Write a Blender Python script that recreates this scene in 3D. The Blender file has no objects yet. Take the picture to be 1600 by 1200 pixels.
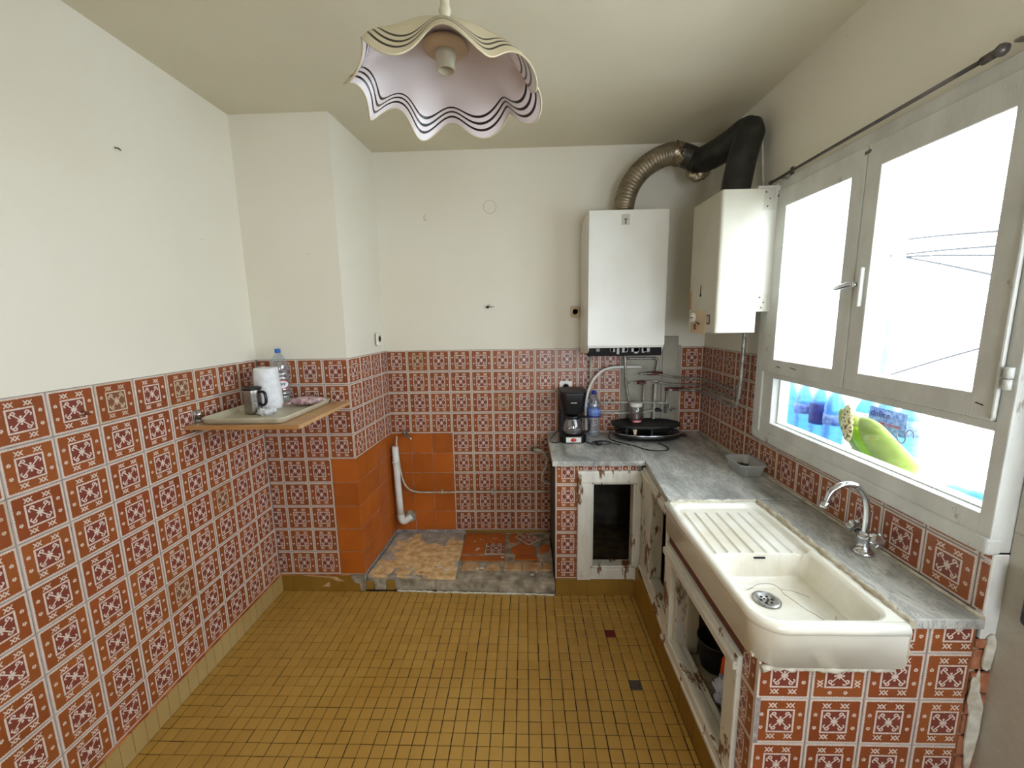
import bpy, bmesh, math, random
from mathutils import Vector, Matrix, noise
random.seed(7)
SC = bpy.context.scene
COL = SC.collection
PI = math.pi

# ------------------------------------------------------------------ camera
CAMZ = 1.70
cam = bpy.data.cameras.new('camera'); cam.sensor_width = 36; cam.lens = 641.1*36/1600; cam.clip_start = .02; cam.clip_end = 200
co = bpy.data.objects.new('camera', cam); COL.objects.link(co); SC.camera = co
R_ = Vector((0.9993945, 0.0303723, -0.0169755)); D_ = Vector((-0.0119988, -0.1571144, -0.9875075)); F_ = Vector((-0.0326600, 0.9871133, -0.1566549))
m = Matrix.Identity(4)
for i in range(3):
    m[i][0] = R_[i]; m[i][1] = -D_[i]; m[i][2] = -F_[i]
m[0][3] = 0; m[1][3] = 0; m[2][3] = CAMZ
co.matrix_world = m

# ------------------------------------------------------------------ world, light, exposure
SC.view_settings.view_transform = 'Standard'; SC.view_settings.look = 'None'
SC.view_settings.gamma = 1; SC.view_settings.use_curve_mapping = False
SC.view_settings.exposure = 1.1
w = bpy.data.worlds.new('sky'); SC.world = w; w.use_nodes = True
bg = w.node_tree.nodes['Background']; bg.inputs[0].default_value = (.84, .912, 1.0, 1); bg.inputs[1].default_value = 6.5
def portal(name, loc, rot, sx, sy):
    l = bpy.data.lights.new(name, 'AREA'); l.shape = 'RECTANGLE'; l.size = sx; l.size_y = sy; l.cycles.is_portal = True
    o = bpy.data.objects.new(name, l); COL.objects.link(o); o.location = loc; o.rotation_euler = rot
portal('window_portal', (1.36, 1.58, 1.68), (0, PI/2, 0), 1.10, 1.02)
portal('door_portal', (1.36, .64, 1.62), (0, PI/2, 0), .90, .52)

portal('added_rear_portal', (.60, -1.27, 1.5), (PI/2, 0, 0), .80, 1.0)  # sky light through the opening added in the rear wall
# ------------------------------------------------------------------ dimensions
XL, XR, YB, YP, XP, XPB, ZC = -1.585, 1.25, 2.918, 2.363, -1.037, -.999, 2.815
ZT, S = 1.488, .153
ZTOP = .872          # marble top

# ------------------------------------------------------------------ material helpers
def srgb(r, g, b):
    f = lambda c: (c/255/12.92) if c/255 <= .04045 else ((c/255+.055)/1.055)**2.4
    return (f(r), f(g), f(b), 1)
class X:                                  # tiny expression helper on shader math nodes
    nt = None
    def __init__(s, v): s.v = v
    @staticmethod
    def mk(op, *a):
        n = X.nt.nodes.new('ShaderNodeMath'); n.operation = op
        for i, q in enumerate(a):
            q = q.v if isinstance(q, X) else q
            if isinstance(q, (int, float)): n.inputs[i].default_value = q
            else: X.nt.links.new(q, n.inputs[i])
        return X(n.outputs[0])
    def __add__(s, o): return X.mk('ADD', s, o)
    def __radd__(s, o): return X.mk('ADD', o, s)
    def __sub__(s, o): return X.mk('SUBTRACT', s, o)
    def __rsub__(s, o): return X.mk('SUBTRACT', o, s)
    def __mul__(s, o): return X.mk('MULTIPLY', s, o)
    def __rmul__(s, o): return X.mk('MULTIPLY', o, s)
    def __lt__(s, o): return X.mk('LESS_THAN', s, o)
    def __gt__(s, o): return X.mk('GREATER_THAN', s, o)
def xabs(a): return X.mk('ABSOLUTE', a)
def xmax(a, b): return X.mk('MAXIMUM', a, b)
def xmin(a, b): return X.mk('MINIMUM', a, b)
def xsin(a): return X.mk('SINE', a)
def xlen(a, b): return X.mk('SQRT', a*a+b*b)

def newmat(name):
    m = bpy.data.materials.new(name); m.use_nodes = True
    return m, m.node_tree, m.node_tree.nodes['Principled BSDF']
def link(nt, a, b): nt.links.new(a, b)
def coords(nt, kind='Object', scale=1.0, sc3=None):
    t = nt.nodes.new('ShaderNodeTexCoord'); mp = nt.nodes.new('ShaderNodeMapping')
    mp.inputs['Scale'].default_value = sc3 or (scale,)*3
    link(nt, t.outputs[kind], mp.inputs[0]); return mp.outputs[0]
def worldpos(nt, sc3=(1, 1, 1)):
    g = nt.nodes.new('ShaderNodeNewGeometry'); mp = nt.nodes.new('ShaderNodeMapping'); mp.inputs['Scale'].default_value = sc3
    link(nt, g.outputs['Position'], mp.inputs[0]); return mp.outputs[0]
def noisetex(nt, vec, scale, detail=4, rough=.55, dist=0):
    n = nt.nodes.new('ShaderNodeTexNoise'); n.inputs['Scale'].default_value = scale; n.inputs['Detail'].default_value = detail
    n.inputs['Roughness'].default_value = rough; n.inputs['Distortion'].default_value = dist
    link(nt, vec, n.inputs['Vector']); return n.outputs['Fac']
def ramp(nt, fac, stops):
    r = nt.nodes.new('ShaderNodeValToRGB'); e = r.color_ramp.elements
    while len(e) < len(stops): e.new(.5)
    for q, (p, c) in zip(e, stops): q.position = p; q.color = c
    link(nt, fac, r.inputs[0]); return r.outputs[0]
def mixc(nt, fac, a, b):
    n = nt.nodes.new('ShaderNodeMix'); n.data_type = 'RGBA'
    for s, v in ((n.inputs['Factor'], fac), (n.inputs[6], a), (n.inputs[7], b)):
        if isinstance(v, (int, float, tuple)): s.default_value = v
        else: link(nt, v, s)
    return n.outputs[2]
def bump(nt, fac, bsdf, strength=.2, dist=.01):
    b = nt.nodes.new('ShaderNodeBump'); b.inputs['Strength'].default_value = strength; b.inputs['Distance'].default_value = dist
    link(nt, fac, b.inputs['Height']); link(nt, b.outputs[0], bsdf.inputs['Normal'])
def mat(name, c1, c2=None, rough=.5, metal=0, scale=8, bmp=0, bscale=None, spec=.5, lo=.35, hi=.7, sc3=None, coat=0):
    m, nt, b = newmat(name)
    b.inputs['Roughness'].default_value = rough; b.inputs['Metallic'].default_value = metal
    b.inputs['Specular IOR Level'].default_value = spec; b.inputs['Coat Weight'].default_value = coat
    v = worldpos(nt, sc3 or (1, 1, 1))
    f = noisetex(nt, v, scale)
    c2 = c2 or tuple(min(1, x*.9) for x in c1[:3])+(1,)
    link(nt, ramp(nt, f, [(lo, c2), (hi, c1)]), b.inputs['Base Color'])
    if bmp: bump(nt, noisetex(nt, v, bscale or scale*4, 5), b, bmp, .004)
    return m

def stains(nt, base, col, scale, lo, hi, vec=None):
    f = noisetex(nt, vec or worldpos(nt), scale, 6, .65)
    k = ramp(nt, f, [(lo, (0, 0, 0, 1)), (hi, (1, 1, 1, 1))])
    return mixc(nt, k, base, col)

# patterned wall tile
def tile_material(name, field, cream, maroon, faded=False):
    m, nt, b = newmat(name); X.nt = nt
    uv = nt.nodes.new('ShaderNodeUVMap'); uv.uv_map = 'UVMap'
    sp = nt.nodes.new('ShaderNodeSeparateXYZ'); link(nt, uv.outputs[0], sp.inputs[0])
    u, v = X(sp.outputs[0]), X(sp.outputs[1])
    a, c = xabs(u-.5), xabs(v-.5)
    mx, mn = xmax(a, c), xmin(a, c)
    scal = xsin(mn*(2*PI*21))*.007
    border = (mx+scal) > .452
    # XX marks above and below
    p, q = xabs(a-.168), xabs(c-.348)
    pa = xabs(p-.036)
    xx = (xabs(pa-q*.72) < .0145)*(q < .054)*(pa < .052)
    # flowers left and right
    d1, d2 = xabs(a-.365), c-.145
    rr = xlen(d1, d2); ang = X.mk('ARCTAN2', d2, d1)
    fl = (rr < (xsin(ang*6)*.008+.037))*(rr > .011)
    # square frame
    wob = xsin(mn*(2*PI*26))*.004
    fr = ((mx+wob) > .226)*((mx-wob) < .262)
    inner = mx < .226
    # X with hooks inside
    dg = (xabs(a-c) < .018)*(mx < .165)
    blob = (a*.75+c < .058)
    blob2 = xlen(a, c-.078) < .024
    hk = xabs(xlen(a-.128, c-.155)-.034) < .014
    hk = hk*(c > .13)
    hk2 = (xabs(xlen(a-.165, c-.112)-.03) < .013)*(a > .165)
    pt = X.mk('MINIMUM', 1.0, border+xx+fl+fr+(dg+blob+blob2+hk+hk2)*inner)
    oi = nt.nodes.new('ShaderNodeObjectInfo')
    wp = worldpos(nt)
    n1 = noisetex(nt, wp, 6, 3)
    fcol = mixc(nt, ramp(nt, n1, [(.35, (0, 0, 0, 1)), (.7, (1, 1, 1, 1))]), field, tuple(x*.78 for x in field[:3])+(1,))
    hs = nt.nodes.new('ShaderNodeHueSaturation'); link(nt, fcol, hs.inputs['Color'])
    rv = X(oi.outputs['Random'])*.16+.90; link(nt, rv.v, hs.inputs['Value'])
    hh = X(oi.outputs['Random'])*.008+.497; link(nt, hh.v, hs.inputs['Hue'])
    base = mixc(nt, inner.v, hs.outputs[0], maroon)
    cr = mixc(nt, ramp(nt, noisetex(nt, wp, 60, 3), [(.3, (0, 0, 0, 1)), (.75, (1, 1, 1, 1))]), cream, tuple(x*.8 for x in cream[:3])+(1,))
    # edge of the tile (outer hair line) a little greyer
    edge = mx > .485
    cr = mixc(nt, (edge*.45).v, cr, srgb(150, 140, 135))
    link(nt, mixc(nt, pt.v, base, cr), b.inputs['Base Color'])
    b.inputs['Roughness'].default_value = .33; b.inputs['Specular IOR Level'].default_value = .45
    bump(nt, noisetex(nt, wp, 25, 2), b, .05, .004)
    return m

FIELD, CREAM, MAROON = srgb(152, 80, 41), srgb(220, 202, 188), srgb(126, 62, 48)
M = {}
M['tile'] = tile_material('patterned_tile', FIELD, CREAM, MAROON)
M['tile_faded'] = tile_material('faded_tile', FIELD, srgb(206, 186, 160), srgb(128, 84, 60))
M['grout'] = mat('grey_grout', srgb(176, 166, 162), srgb(120, 108, 104), .9, scale=30)
def plain_orange():
    m, nt, b = newmat('orange_paint_tile')
    oi = nt.nodes.new('ShaderNodeObjectInfo'); X.nt = nt
    f = noisetex(nt, worldpos(nt), 5, 4)
    c = ramp(nt, f, [(.3, srgb(164, 82, 18)), (.75, srgb(184, 98, 30))])
    hs = nt.nodes.new('ShaderNodeHueSaturation'); link(nt, c, hs.inputs['Color']); link(nt, (X(oi.outputs['Random'])*.25+.85).v, hs.inputs['Value'])
    link(nt, hs.outputs[0], b.inputs['Base Color']); b.inputs['Roughness'].default_value = .38
    return m
M['orange'] = plain_orange()
M['orange_grout'] = mat('orange_grout', srgb(205, 130, 70), srgb(160, 76, 18), .8, scale=16, lo=.45, hi=.6)
def plaster(name, c, dirt, amt=.55, sc=1.2):
    m, nt, b = newmat(name)
    wp = worldpos(nt)
    base = mixc(nt, ramp(nt, noisetex(nt, wp, sc, 4), [(.35, (0, 0, 0, 1)), (.8, (amt,)*3+(1,))]), c, dirt)
    base = mixc(nt, ramp(nt, noisetex(nt, wp, 30, 2, .4), [(.80, (0, 0, 0, 1)), (.83, (.5, .5, .5, 1))]), base, srgb(150, 140, 125))
    link(nt, base, b.inputs['Base Color']); b.inputs['Roughness'].default_value = .62; b.inputs['Specular IOR Level'].default_value = .3
    n = noisetex(nt, wp, 120, 5); bump(nt, n, b, .12, .003)
    return m
M['plaster'] = plaster('wall_plaster', srgb(231, 226, 211), srgb(222, 214, 192))
M['ceiling'] = plaster('ceiling_plaster', srgb(218, 211, 188), srgb(200, 189, 160), .8, .8)
M['patch'] = plaster('grey_mortar_patch', srgb(176, 172, 158), srgb(138, 132, 118), .9, 5)
def ochre(name, c1, c2, rough=.42):
    m, nt, b = newmat(name); X.nt = nt
    oi = nt.nodes.new('ShaderNodeObjectInfo')
    at = nt.nodes.new('ShaderNodeAttribute'); at.attribute_name = 'shade'
    f = noisetex(nt, worldpos(nt), 2.2, 4)
    f2 = noisetex(nt, worldpos(nt), 45, 3)
    c = mixc(nt, ramp(nt, f, [(.35, (0, 0, 0, 1)), (.7, (1, 1, 1, 1))]), c1, c2)
    c = mixc(nt, ramp(nt, f2, [(.62, (0, 0, 0, 1)), (.8, (.25, .25, .25, 1))]), c, srgb(120, 96, 66))
    hs = nt.nodes.new('ShaderNodeHueSaturation'); link(nt, c, hs.inputs['Color'])
    link(nt, (X(oi.outputs['Random'])*.05+X(at.outputs['Fac'])*.12+.90).v, hs.inputs['Value'])
    link(nt, hs.outputs[0], b.inputs['Base Color']); b.inputs['Roughness'].default_value = rough
    return m
M['ochre'] = ochre('ochre_mosaic', srgb(180, 140, 66), srgb(166, 124, 50))
M['ochre_pale'] = ochre('pale_ochre_skirting', srgb(184, 158, 104), srgb(168, 138, 80))
M['ochre_dark'] = ochre('ochre_skirting', srgb(158, 120, 46), srgb(134, 98, 28))
M['red_mosaic'] = mat('red_mosaic', srgb(112, 28, 16), srgb(90, 20, 12), .4)
M['black_mosaic'] = mat('dark_mosaic', srgb(52, 46, 44), srgb(84, 74, 66), .5, scale=60)
M['floor_grout'] = mat('brown_floor_joint', srgb(140, 106, 52), srgb(46, 26, 10), .8, scale=5, lo=.60, hi=.74)
def marble():
    m, nt, b = newmat('grey_veined_marble')
    v = worldpos(nt, (1, .45, 1))
    f = noisetex(nt, v, 4.5, 8, .62, 1.4)
    c = ramp(nt, f, [(.30, srgb(118, 118, 112)), (.45, srgb(170, 169, 162)), (.56, srgb(196, 195, 187)), (.75, srgb(214, 212, 204))])
    c = mixc(nt, ramp(nt, noisetex(nt, worldpos(nt, (1, .3, 1)), 9, 6, .7, 2.5), [(.44, (0, 0, 0, 1)), (.5, (.55, .55, .55, 1)), (.54, (0, 0, 0, 1))]), c, srgb(104, 106, 104))
    link(nt, c, b.inputs['Base Color']); b.inputs['Roughness'].default_value = .3
    return m
M['marble'] = marble()
M['marble_edge'] = mat('worn_marble_edge', srgb(188, 184, 168), srgb(150, 144, 126), .5, scale=20)
M['cement'] = mat('grey_cement', srgb(188, 176, 154), srgb(116, 104, 86), .9, scale=14, bmp=.8, bscale=40)
M['mortar_white'] = mat('white_mortar', srgb(222, 218, 204), srgb(186, 178, 158), .8, scale=30, bmp=.6, bscale=60)
M['old_sealant'] = mat('old_beige_sealant', srgb(220, 212, 192), srgb(170, 156, 130), .75, scale=24, bmp=.6, bscale=50)
M['beige_stone'] = mat('beige_tile_back', srgb(206, 170, 124), srgb(170, 128, 86), .8, scale=18, bmp=.3)
def slab():
    m, nt, b = newmat('glue_smeared_slab')
    wp = worldpos(nt)
    c = ramp(nt, noisetex(nt, wp, 12, 6, .6), [(.3, srgb(128, 122, 112)), (.7, srgb(186, 178, 166))])
    gx = nt.nodes.new('ShaderNodeSeparateXYZ'); link(nt, wp, gx.inputs[0]); X.nt = nt
    n = X(noisetex(nt, wp, 5.5, 6, .68, .8))
    ex, ey = xabs(X(gx.outputs[0])+.71)*3.1, xabs(X(gx.outputs[1])-2.58)*3.5
    k = (n*1.5-xmax(ex, ey)*.6) > .29
    c = mixc(nt, k.v, c, ramp(nt, noisetex(nt, wp, 22, 5), [(.35, srgb(192, 150, 92)), (.65, srgb(232, 200, 150))]))
    c = stains(nt, c, srgb(110, 84, 40), 7, .66, .72)
    link(nt, c, b.inputs['Base Color']); b.inputs['Roughness'].default_value = .75
    bump(nt, noisetex(nt, wp, 30, 6), b, .6, .006); return m
M['slab'] = slab()
def old_paint(name='peeling_white_paint', base=srgb(222, 218, 204), under=srgb(112, 74, 44), lo=.575, hi=.615, sc=7):
    m, nt, b = newmat(name)
    wp = worldpos(nt, (2.2, 1, .55))
    c = ramp(nt, noisetex(nt, wp, 10, 4), [(.3, tuple(x*.82 for x in base[:3])+(1,)), (.7, base)])
    c = stains(nt, c, under, sc, lo, hi, wp)
    link(nt, c, b.inputs['Base Color']); b.inputs['Roughness'].default_value = .5
    bump(nt, noisetex(nt, wp, 14, 6, .7), b, .5, .006); return m
M['peel'] = old_paint()
M['peel_heavy'] = old_paint('badly_peeling_paint', srgb(206, 200, 184), srgb(110, 84, 60), .55, .60, 8)
M['frame'] = old_paint('old_window_paint', srgb(214, 214, 206), srgb(150, 142, 128), .66, .70, 6)
M['ceramic'] = mat('white_ceramic', srgb(240, 238, 228), srgb(232, 226, 208), .12, scale=3, coat=.3)
M['ceramic_in'] = mat('stained_ceramic', srgb(238, 235, 224), srgb(222, 214, 194), .2, scale=7)
M['chrome'] = mat('chrome', srgb(215, 218, 222), srgb(190, 194, 198), .14, 1)
M['steel'] = mat('brushed_steel', srgb(176, 172, 166), srgb(140, 136, 130), .32, 1)
M['drain_steel'] = mat('drain_steel', srgb(190, 188, 184), srgb(120, 118, 114), .35, .8, scale=60)
M['black'] = mat('black_plastic', srgb(18, 18, 22), srgb(12, 12, 14), .32)
M['black_matte'] = mat('black_coating', srgb(30, 30, 32), srgb(20, 20, 22), .5)
M['hole'] = mat('dark_hole', srgb(14, 11, 9), srgb(8, 7, 6), .9)
M['enamel'] = mat('white_enamel', srgb(226, 225, 218), srgb(214, 210, 198), .3, scale=2.5)
M['enamel_old'] = mat('yellowed_enamel', srgb(200, 197, 184), srgb(186, 180, 160), .4, scale=3)
M['beige_plastic'] = mat('beige_plastic', srgb(206, 182, 148), srgb(186, 160, 124), .5)
M['orange_strip'] = mat('tan_strip', srgb(200, 152, 104), srgb(180, 132, 84), .5)
def corr():
    m, nt, b = newmat('brown_aluminium_duct')
    c = ramp(nt, noisetex(nt, worldpos(nt, (1, 1, 2)), 12, 5), [(.3, srgb(104, 90, 70)), (.7, srgb(150, 136, 112))])
    link(nt, c, b.inputs['Base Color']); b.inputs['Metallic'].default_value = .55; b.inputs['Roughness'].default_value = .42; return m
M['duct'] = corr()
M['duct_black'] = mat('sooty_duct', srgb(50, 50, 44), srgb(28, 29, 26), .45, .3, scale=14, bmp=.4, bscale=50)
M['duct_dark'] = mat('dark_steel_duct', srgb(70, 68, 58), srgb(52, 50, 42), .4, .4, scale=20)
M['foil'] = mat('crumpled_foil', srgb(190, 176, 150), srgb(110, 94, 68), .25, .8, scale=50, bmp=1.0, bscale=70)
M['pipe_white'] = mat('painted_pipe', srgb(206, 202, 190), srgb(160, 154, 140), .4, scale=30)
M['pvc'] = mat('white_pvc', srgb(232, 232, 228), srgb(214, 212, 204), .35)
M['pipe_grey'] = mat('galvanised_pipe', srgb(180, 176, 166), srgb(124, 120, 110), .3, .4, scale=40)
M['brass_red'] = mat('red_valve_paint', srgb(110, 34, 22), srgb(70, 46, 36), .5, scale=50)
M['wood'] = mat('light_oak_laminate', srgb(204, 164, 118), srgb(190, 146, 100), .4, scale=5, sc3=(1, 8, 1))
M['wood_edge'] = mat('oak_edge', srgb(190, 140, 86), srgb(172, 122, 70), .45, scale=5, sc3=(1, 1, 8))
M['tray'] = mat('beige_tray', srgb(206, 200, 178), srgb(186, 178, 152), .35)
M['paper'] = mat('white_paper', srgb(240, 240, 242), srgb(224, 224, 228), .85, scale=40, bmp=.4, bscale=90)
M['sausage'] = mat('mottled_pink_bag', srgb(206, 176, 178), srgb(150, 112, 116), .35, scale=55, lo=.4, hi=.6)
M['blue'] = mat('blue_cap', srgb(40, 120, 200), srgb(30, 100, 180), .35)
M['blue_dark'] = mat('dark_blue_cap', srgb(30, 60, 170), srgb(20, 50, 150), .35)
M['label_blue'] = mat('blue_label', srgb(150, 178, 226), srgb(60, 90, 180), .5, scale=60)
M['navy'] = mat('navy_band', srgb(40, 50, 140), srgb(30, 40, 120), .5)
M['label_white'] = mat('white_label', srgb(236, 236, 240), None, .5)
M['red'] = mat('red_print', srgb(200, 50, 50), None, .5)
M['ink'] = mat('dark_ink', srgb(30, 30, 60), None, .5)
M['white_plastic'] = mat('white_plastic', srgb(236, 234, 228), srgb(224, 220, 210), .35)
M['brass'] = mat('brass_contact', srgb(170, 140, 90), None, .4, .6)
M['brick'] = mat('bare_brick', srgb(184, 122, 88), srgb(146, 86, 58), .95, scale=25, bmp=.8, bscale=60)
M['brown_strip'] = mat('brown_tile_remnant', srgb(118, 60, 34), srgb(90, 46, 28), .6, scale=20)
M['dark_in'] = mat('dark_interior', srgb(84, 78, 66), srgb(48, 42, 32), .9, scale=6)  # dark tone; carries painted shade on the cupboard back
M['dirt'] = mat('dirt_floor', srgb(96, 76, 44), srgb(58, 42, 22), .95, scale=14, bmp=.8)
M['door_paint'] = mat('grey_door_paint', srgb(188, 182, 168), srgb(178, 172, 158), .5, scale=50, bmp=.1, bscale=160)
M['lock'] = mat('scratched_dark_metal', srgb(120, 122, 126), srgb(70, 72, 76), .35, .8, scale=30)
M['dark_metal'] = mat('dark_metal', srgb(128, 124, 122), srgb(88, 84, 82), .4, .7)
M['orange_plastic'] = mat('orange_plastic', srgb(226, 100, 26), srgb(200, 60, 20), .4, scale=20)
M['green_plastic'] = mat('green_plastic', srgb(90, 120, 50), None, .4)
M['bag'] = mat('white_blue_bag', srgb(224, 226, 232), srgb(150, 160, 190), .35, scale=18, bmp=.8, bscale=30)
M['lime'] = mat('lime_rubber', srgb(146, 164, 70), srgb(126, 142, 62), .6, scale=9)
M['lime_vivid'] = mat('vivid_lime_rubber', srgb(150, 196, 14), srgb(130, 180, 8), .6, scale=9)
M['speckled'] = mat('speckled_sole', srgb(216, 200, 150), srgb(90, 70, 50), .7, scale=90, lo=.42, hi=.5)
M['cloth_blue'] = mat('light_blue_plastic', srgb(52, 122, 160), srgb(70, 140, 176), .5)
M['ext_white'] = mat('white_render', srgb(238, 238, 236), srgb(226, 228, 230), .8, scale=3)
M['ext_grey'] = mat('pale_grey_post', srgb(122, 126, 130), srgb(134, 138, 142), .7)
M['cable'] = mat('grey_cable', srgb(26, 26, 30), None, .6)
M['soot'] = mat('soot_mark', srgb(120, 108, 88), srgb(80, 70, 56), .9)
def clear(name, col=(1, 1, 1, 1), gl=.08, tint=.0, rough=.05):
    m = bpy.data.materials.new(name); m.use_nodes = True; nt = m.node_tree; nt.nodes.clear()
    o = nt.nodes.new('ShaderNodeOutputMaterial'); mx = nt.nodes.new('ShaderNodeMixShader'); t = nt.nodes.new('ShaderNodeBsdfTransparent'); g = nt.nodes.new('ShaderNodeBsdfGlossy')
    t.inputs[0].default_value = col; g.inputs['Roughness'].default_value = rough
    lw = nt.nodes.new('ShaderNodeLayerWeight'); lw.inputs[0].default_value = .35; X.nt = nt
    link(nt, (X(lw.outputs['Facing'])*.35+gl).v, mx.inputs[0])
    if tint:
        mx2 = nt.nodes.new('ShaderNodeMixShader'); d = nt.nodes.new('ShaderNodeBsdfTranslucent'); d2 = nt.nodes.new('ShaderNodeBsdfDiffuse'); ad = nt.nodes.new('ShaderNodeMixShader')
        d.inputs[0].default_value = col; d2.inputs[0].default_value = col
        link(nt, d.outputs[0], ad.inputs[1]); link(nt, d2.outputs[0], ad.inputs[2])
        mx2.inputs[0].default_value = tint; link(nt, t.outputs[0], mx2.inputs[1]); link(nt, ad.outputs[0], mx2.inputs[2]); link(nt, mx2.outputs[0], mx.inputs[1])
    else: link(nt, t.outputs[0], mx.inputs[1])
    link(nt, g.outputs[0], mx.inputs[2]); link(nt, mx.outputs[0], o.inputs[0]); return m
M['glass'] = clear('window_glass', (.97, .99, .99, 1), .03)
M['pet'] = clear('clear_bottle_plastic', (.86, .92, .97, 1), .12, .14)
M['pet_blue'] = clear('blue_bottle_plastic', (.27, .52, .72, 1), .02, .35)
M['carafe'] = clear('carafe_glass', (.85, .86, .86, 1), .15, .06)
M['box_plastic'] = clear('cloudy_box_plastic', (.84, .85, .84, 1), .10, .42)
M['jar_glass'] = clear('jar_glass', (.80, .80, .78, 1), .12, .08)

# ------------------------------------------------------------------ mesh builder
class MB:
    def __init__(s): s.bm = bmesh.new(); s.uv = None
    def box(s, x0, x1, y0, y1, z0, z1, bev=0, seg=2):
        b = bmesh.new(); bmesh.ops.create_cube(b, size=1)
        for v in b.verts:
            v.co = Vector(((x0+x1)/2+v.co.x*(x1-x0), (y0+y1)/2+v.co.y*(y1-y0), (z0+z1)/2+v.co.z*(z1-z0)))
        if bev: bmesh.ops.bevel(b, geom=b.edges[:], offset=bev, segments=seg, profile=.5, affect='EDGES')
        return s.join(b)
    def join(s, b, mtx=None, smooth=False):
        if mtx: bmesh.ops.transform(b, matrix=mtx, verts=b.verts)
        vm = {}
        for v in b.verts: vm[v] = s.bm.verts.new(v.co)
        for f in b.faces:
            try:
                nf = s.bm.faces.new([vm[v] for v in f.verts]); nf.smooth = smooth or f.smooth
            except ValueError: pass
        b.free(); return s
    def tube(s, pts, r, seg=10, smooth=3, closed=False, caps=True, flat=1.0):
        pts = [Vector(p) for p in pts]
        rs = list(r) if isinstance(r, (list, tuple)) else [r]*len(pts)
        if smooth > 1 and len(pts) > 2:
            q, qr = [], []
            n = len(pts)
            rng = range(n) if closed else range(n-1)
            for i in rng:
                p0 = pts[(i-1) % n] if (closed or i > 0) else pts[0]*2-pts[1]
                p1, p2 = pts[i], pts[(i+1) % n]
                p3 = pts[(i+2) % n] if (closed or i+2 < n) else p2*2-p1
                for k in range(smooth):
                    t = k/smooth
                    q.append(.5*((2*p1)+(p2-p0)*t+(2*p0-5*p1+4*p2-p3)*t*t+(3*p1-p0-3*p2+p3)*t**3))
                    qr.append(rs[i]*(1-t)+rs[(i+1) % n]*t)
            if not closed: q.append(pts[-1]); qr.append(rs[-1])
            pts, rs = q, qr
        n = len(pts); rings = []
        T0 = (pts[1]-pts[0]).normalized()
        up = Vector((0, 0, 1)) if abs(T0.z) < .9 else Vector((1, 0, 0))
        N = (up-T0*up.dot(T0)).normalized()
        for i in range(n):
            if closed: T = (pts[(i+1) % n]-pts[i-1]).normalized()
            else: T = (pts[min(i+1, n-1)]-pts[max(i-1, 0)]).normalized()
            N = (N-T*N.dot(T)).normalized(); B = T.cross(N)
            rings.append([s.bm.verts.new(pts[i]+(N*math.cos(2*PI*k/seg)+B*math.sin(2*PI*k/seg)*flat)*rs[i]) for k in range(seg)])
        for i in range(n if closed else n-1):
            a, b = rings[i], rings[(i+1) % n]
            for k in range(seg):
                f = s.bm.faces.new((a[k], a[(k+1) % seg], b[(k+1) % seg], b[k])); f.smooth = True
        if caps and not closed:
            s.bm.faces.new(rings[0][::-1]); s.bm.faces.new(rings[-1])
        return s
    def lathe(s, prof, c=(0, 0, 0), seg=32, axis='z', sx=1, sy=1, smooth=True, mtx=None):
        c = Vector(c); rings = []
        for r, h in prof:
            ring = []
            for k in range(seg):
                a = 2*PI*k/seg; x, y = r*math.cos(a)*sx, r*math.sin(a)*sy
                p = Vector((x, y, h)) if axis == 'z' else (Vector((h, x, y)) if axis == 'x' else Vector((x, h, y)))
                if mtx: p = mtx @ p
                ring.append(s.bm.verts.new(c+p))
            rings.append(ring)
        for a, b in zip(rings, rings[1:]):
            for k in range(seg):
                f = s.bm.faces.new((a[k], a[(k+1) % seg], b[(k+1) % seg], b[k])); f.smooth = smooth
        if prof[0][0] > 1e-5: s.bm.faces.new(rings[0][::-1])
        if prof[-1][0] > 1e-5: s.bm.faces.new(rings[-1])
        return s
    def prism(s, pts, h0, h1, axis='z', bev=0, mtx=None):
        b = bmesh.new()
        def P(u, v, h): return {'z': (u, v, h), 'x': (h, u, v), 'y': (u, h, v)}[axis]
        lo = [b.verts.new(P(u, v, h0)) for u, v in pts]; hi = [b.verts.new(P(u, v, h1)) for u, v in pts]
        b.faces.new(lo[::-1]); b.faces.new(hi); n = len(pts)
        for i in range(n): b.faces.new((lo[i], lo[(i+1) % n], hi[(i+1) % n], hi[i]))
        bmesh.ops.recalc_face_normals(b, faces=b.faces)
        if bev: bmesh.ops.bevel(b, geom=b.edges[:], offset=bev, segments=2, profile=.5, affect='EDGES')
        return s.join(b, mtx)
    def blob(s, c, sc, seg=20, rings=14, amp=0, freq=4, rot=None, seed=0):
        b = bmesh.new(); bmesh.ops.create_uvsphere(b, u_segments=seg, v_segments=rings, radius=1)
        for v in b.verts:
            k = 1+amp*noise.noise(v.co*freq+Vector((seed, seed*2.3, 0)))
            v.co = Vector((v.co.x*sc[0], v.co.y*sc[1], v.co.z*sc[2]))*k
        mt = Matrix.Translation(c) @ (rot.to_matrix().to_4x4() if rot else Matrix.Identity(4))
        return s.join(b, mt, True)
    def build(s, name, mt, parent=None, loc=None, recalc=True):
        if recalc: bmesh.ops.recalc_face_normals(s.bm, faces=s.bm.faces)
        me = bpy.data.meshes.new(name); s.bm.to_mesh(me); s.bm.free()
        mts = mt if isinstance(mt, list) else [mt]
        for q in mts: me.materials.append(M[q])
        o = bpy.data.objects.new(name, me); COL.objects.link(o)
        if parent: o.parent = parent
        if loc: o.location = loc
        return o
def inv_loc(o, p):      # parent an absolute-coordinate mesh under an empty that is not at the origin
    return o
def thing(name, label, cat, loc=(0, 0, 0), group=None, kind=None):
    o = bpy.data.objects.new(name, None); COL.objects.link(o); o.location = loc; o.empty_display_size = .05
    return tag(o, label, cat, group, kind)
def tag(o, label, cat, group=None, kind=None):
    o['label'] = label; o['category'] = cat
    if group: o['group'] = group
    if kind: o['kind'] = kind
    return o
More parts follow.
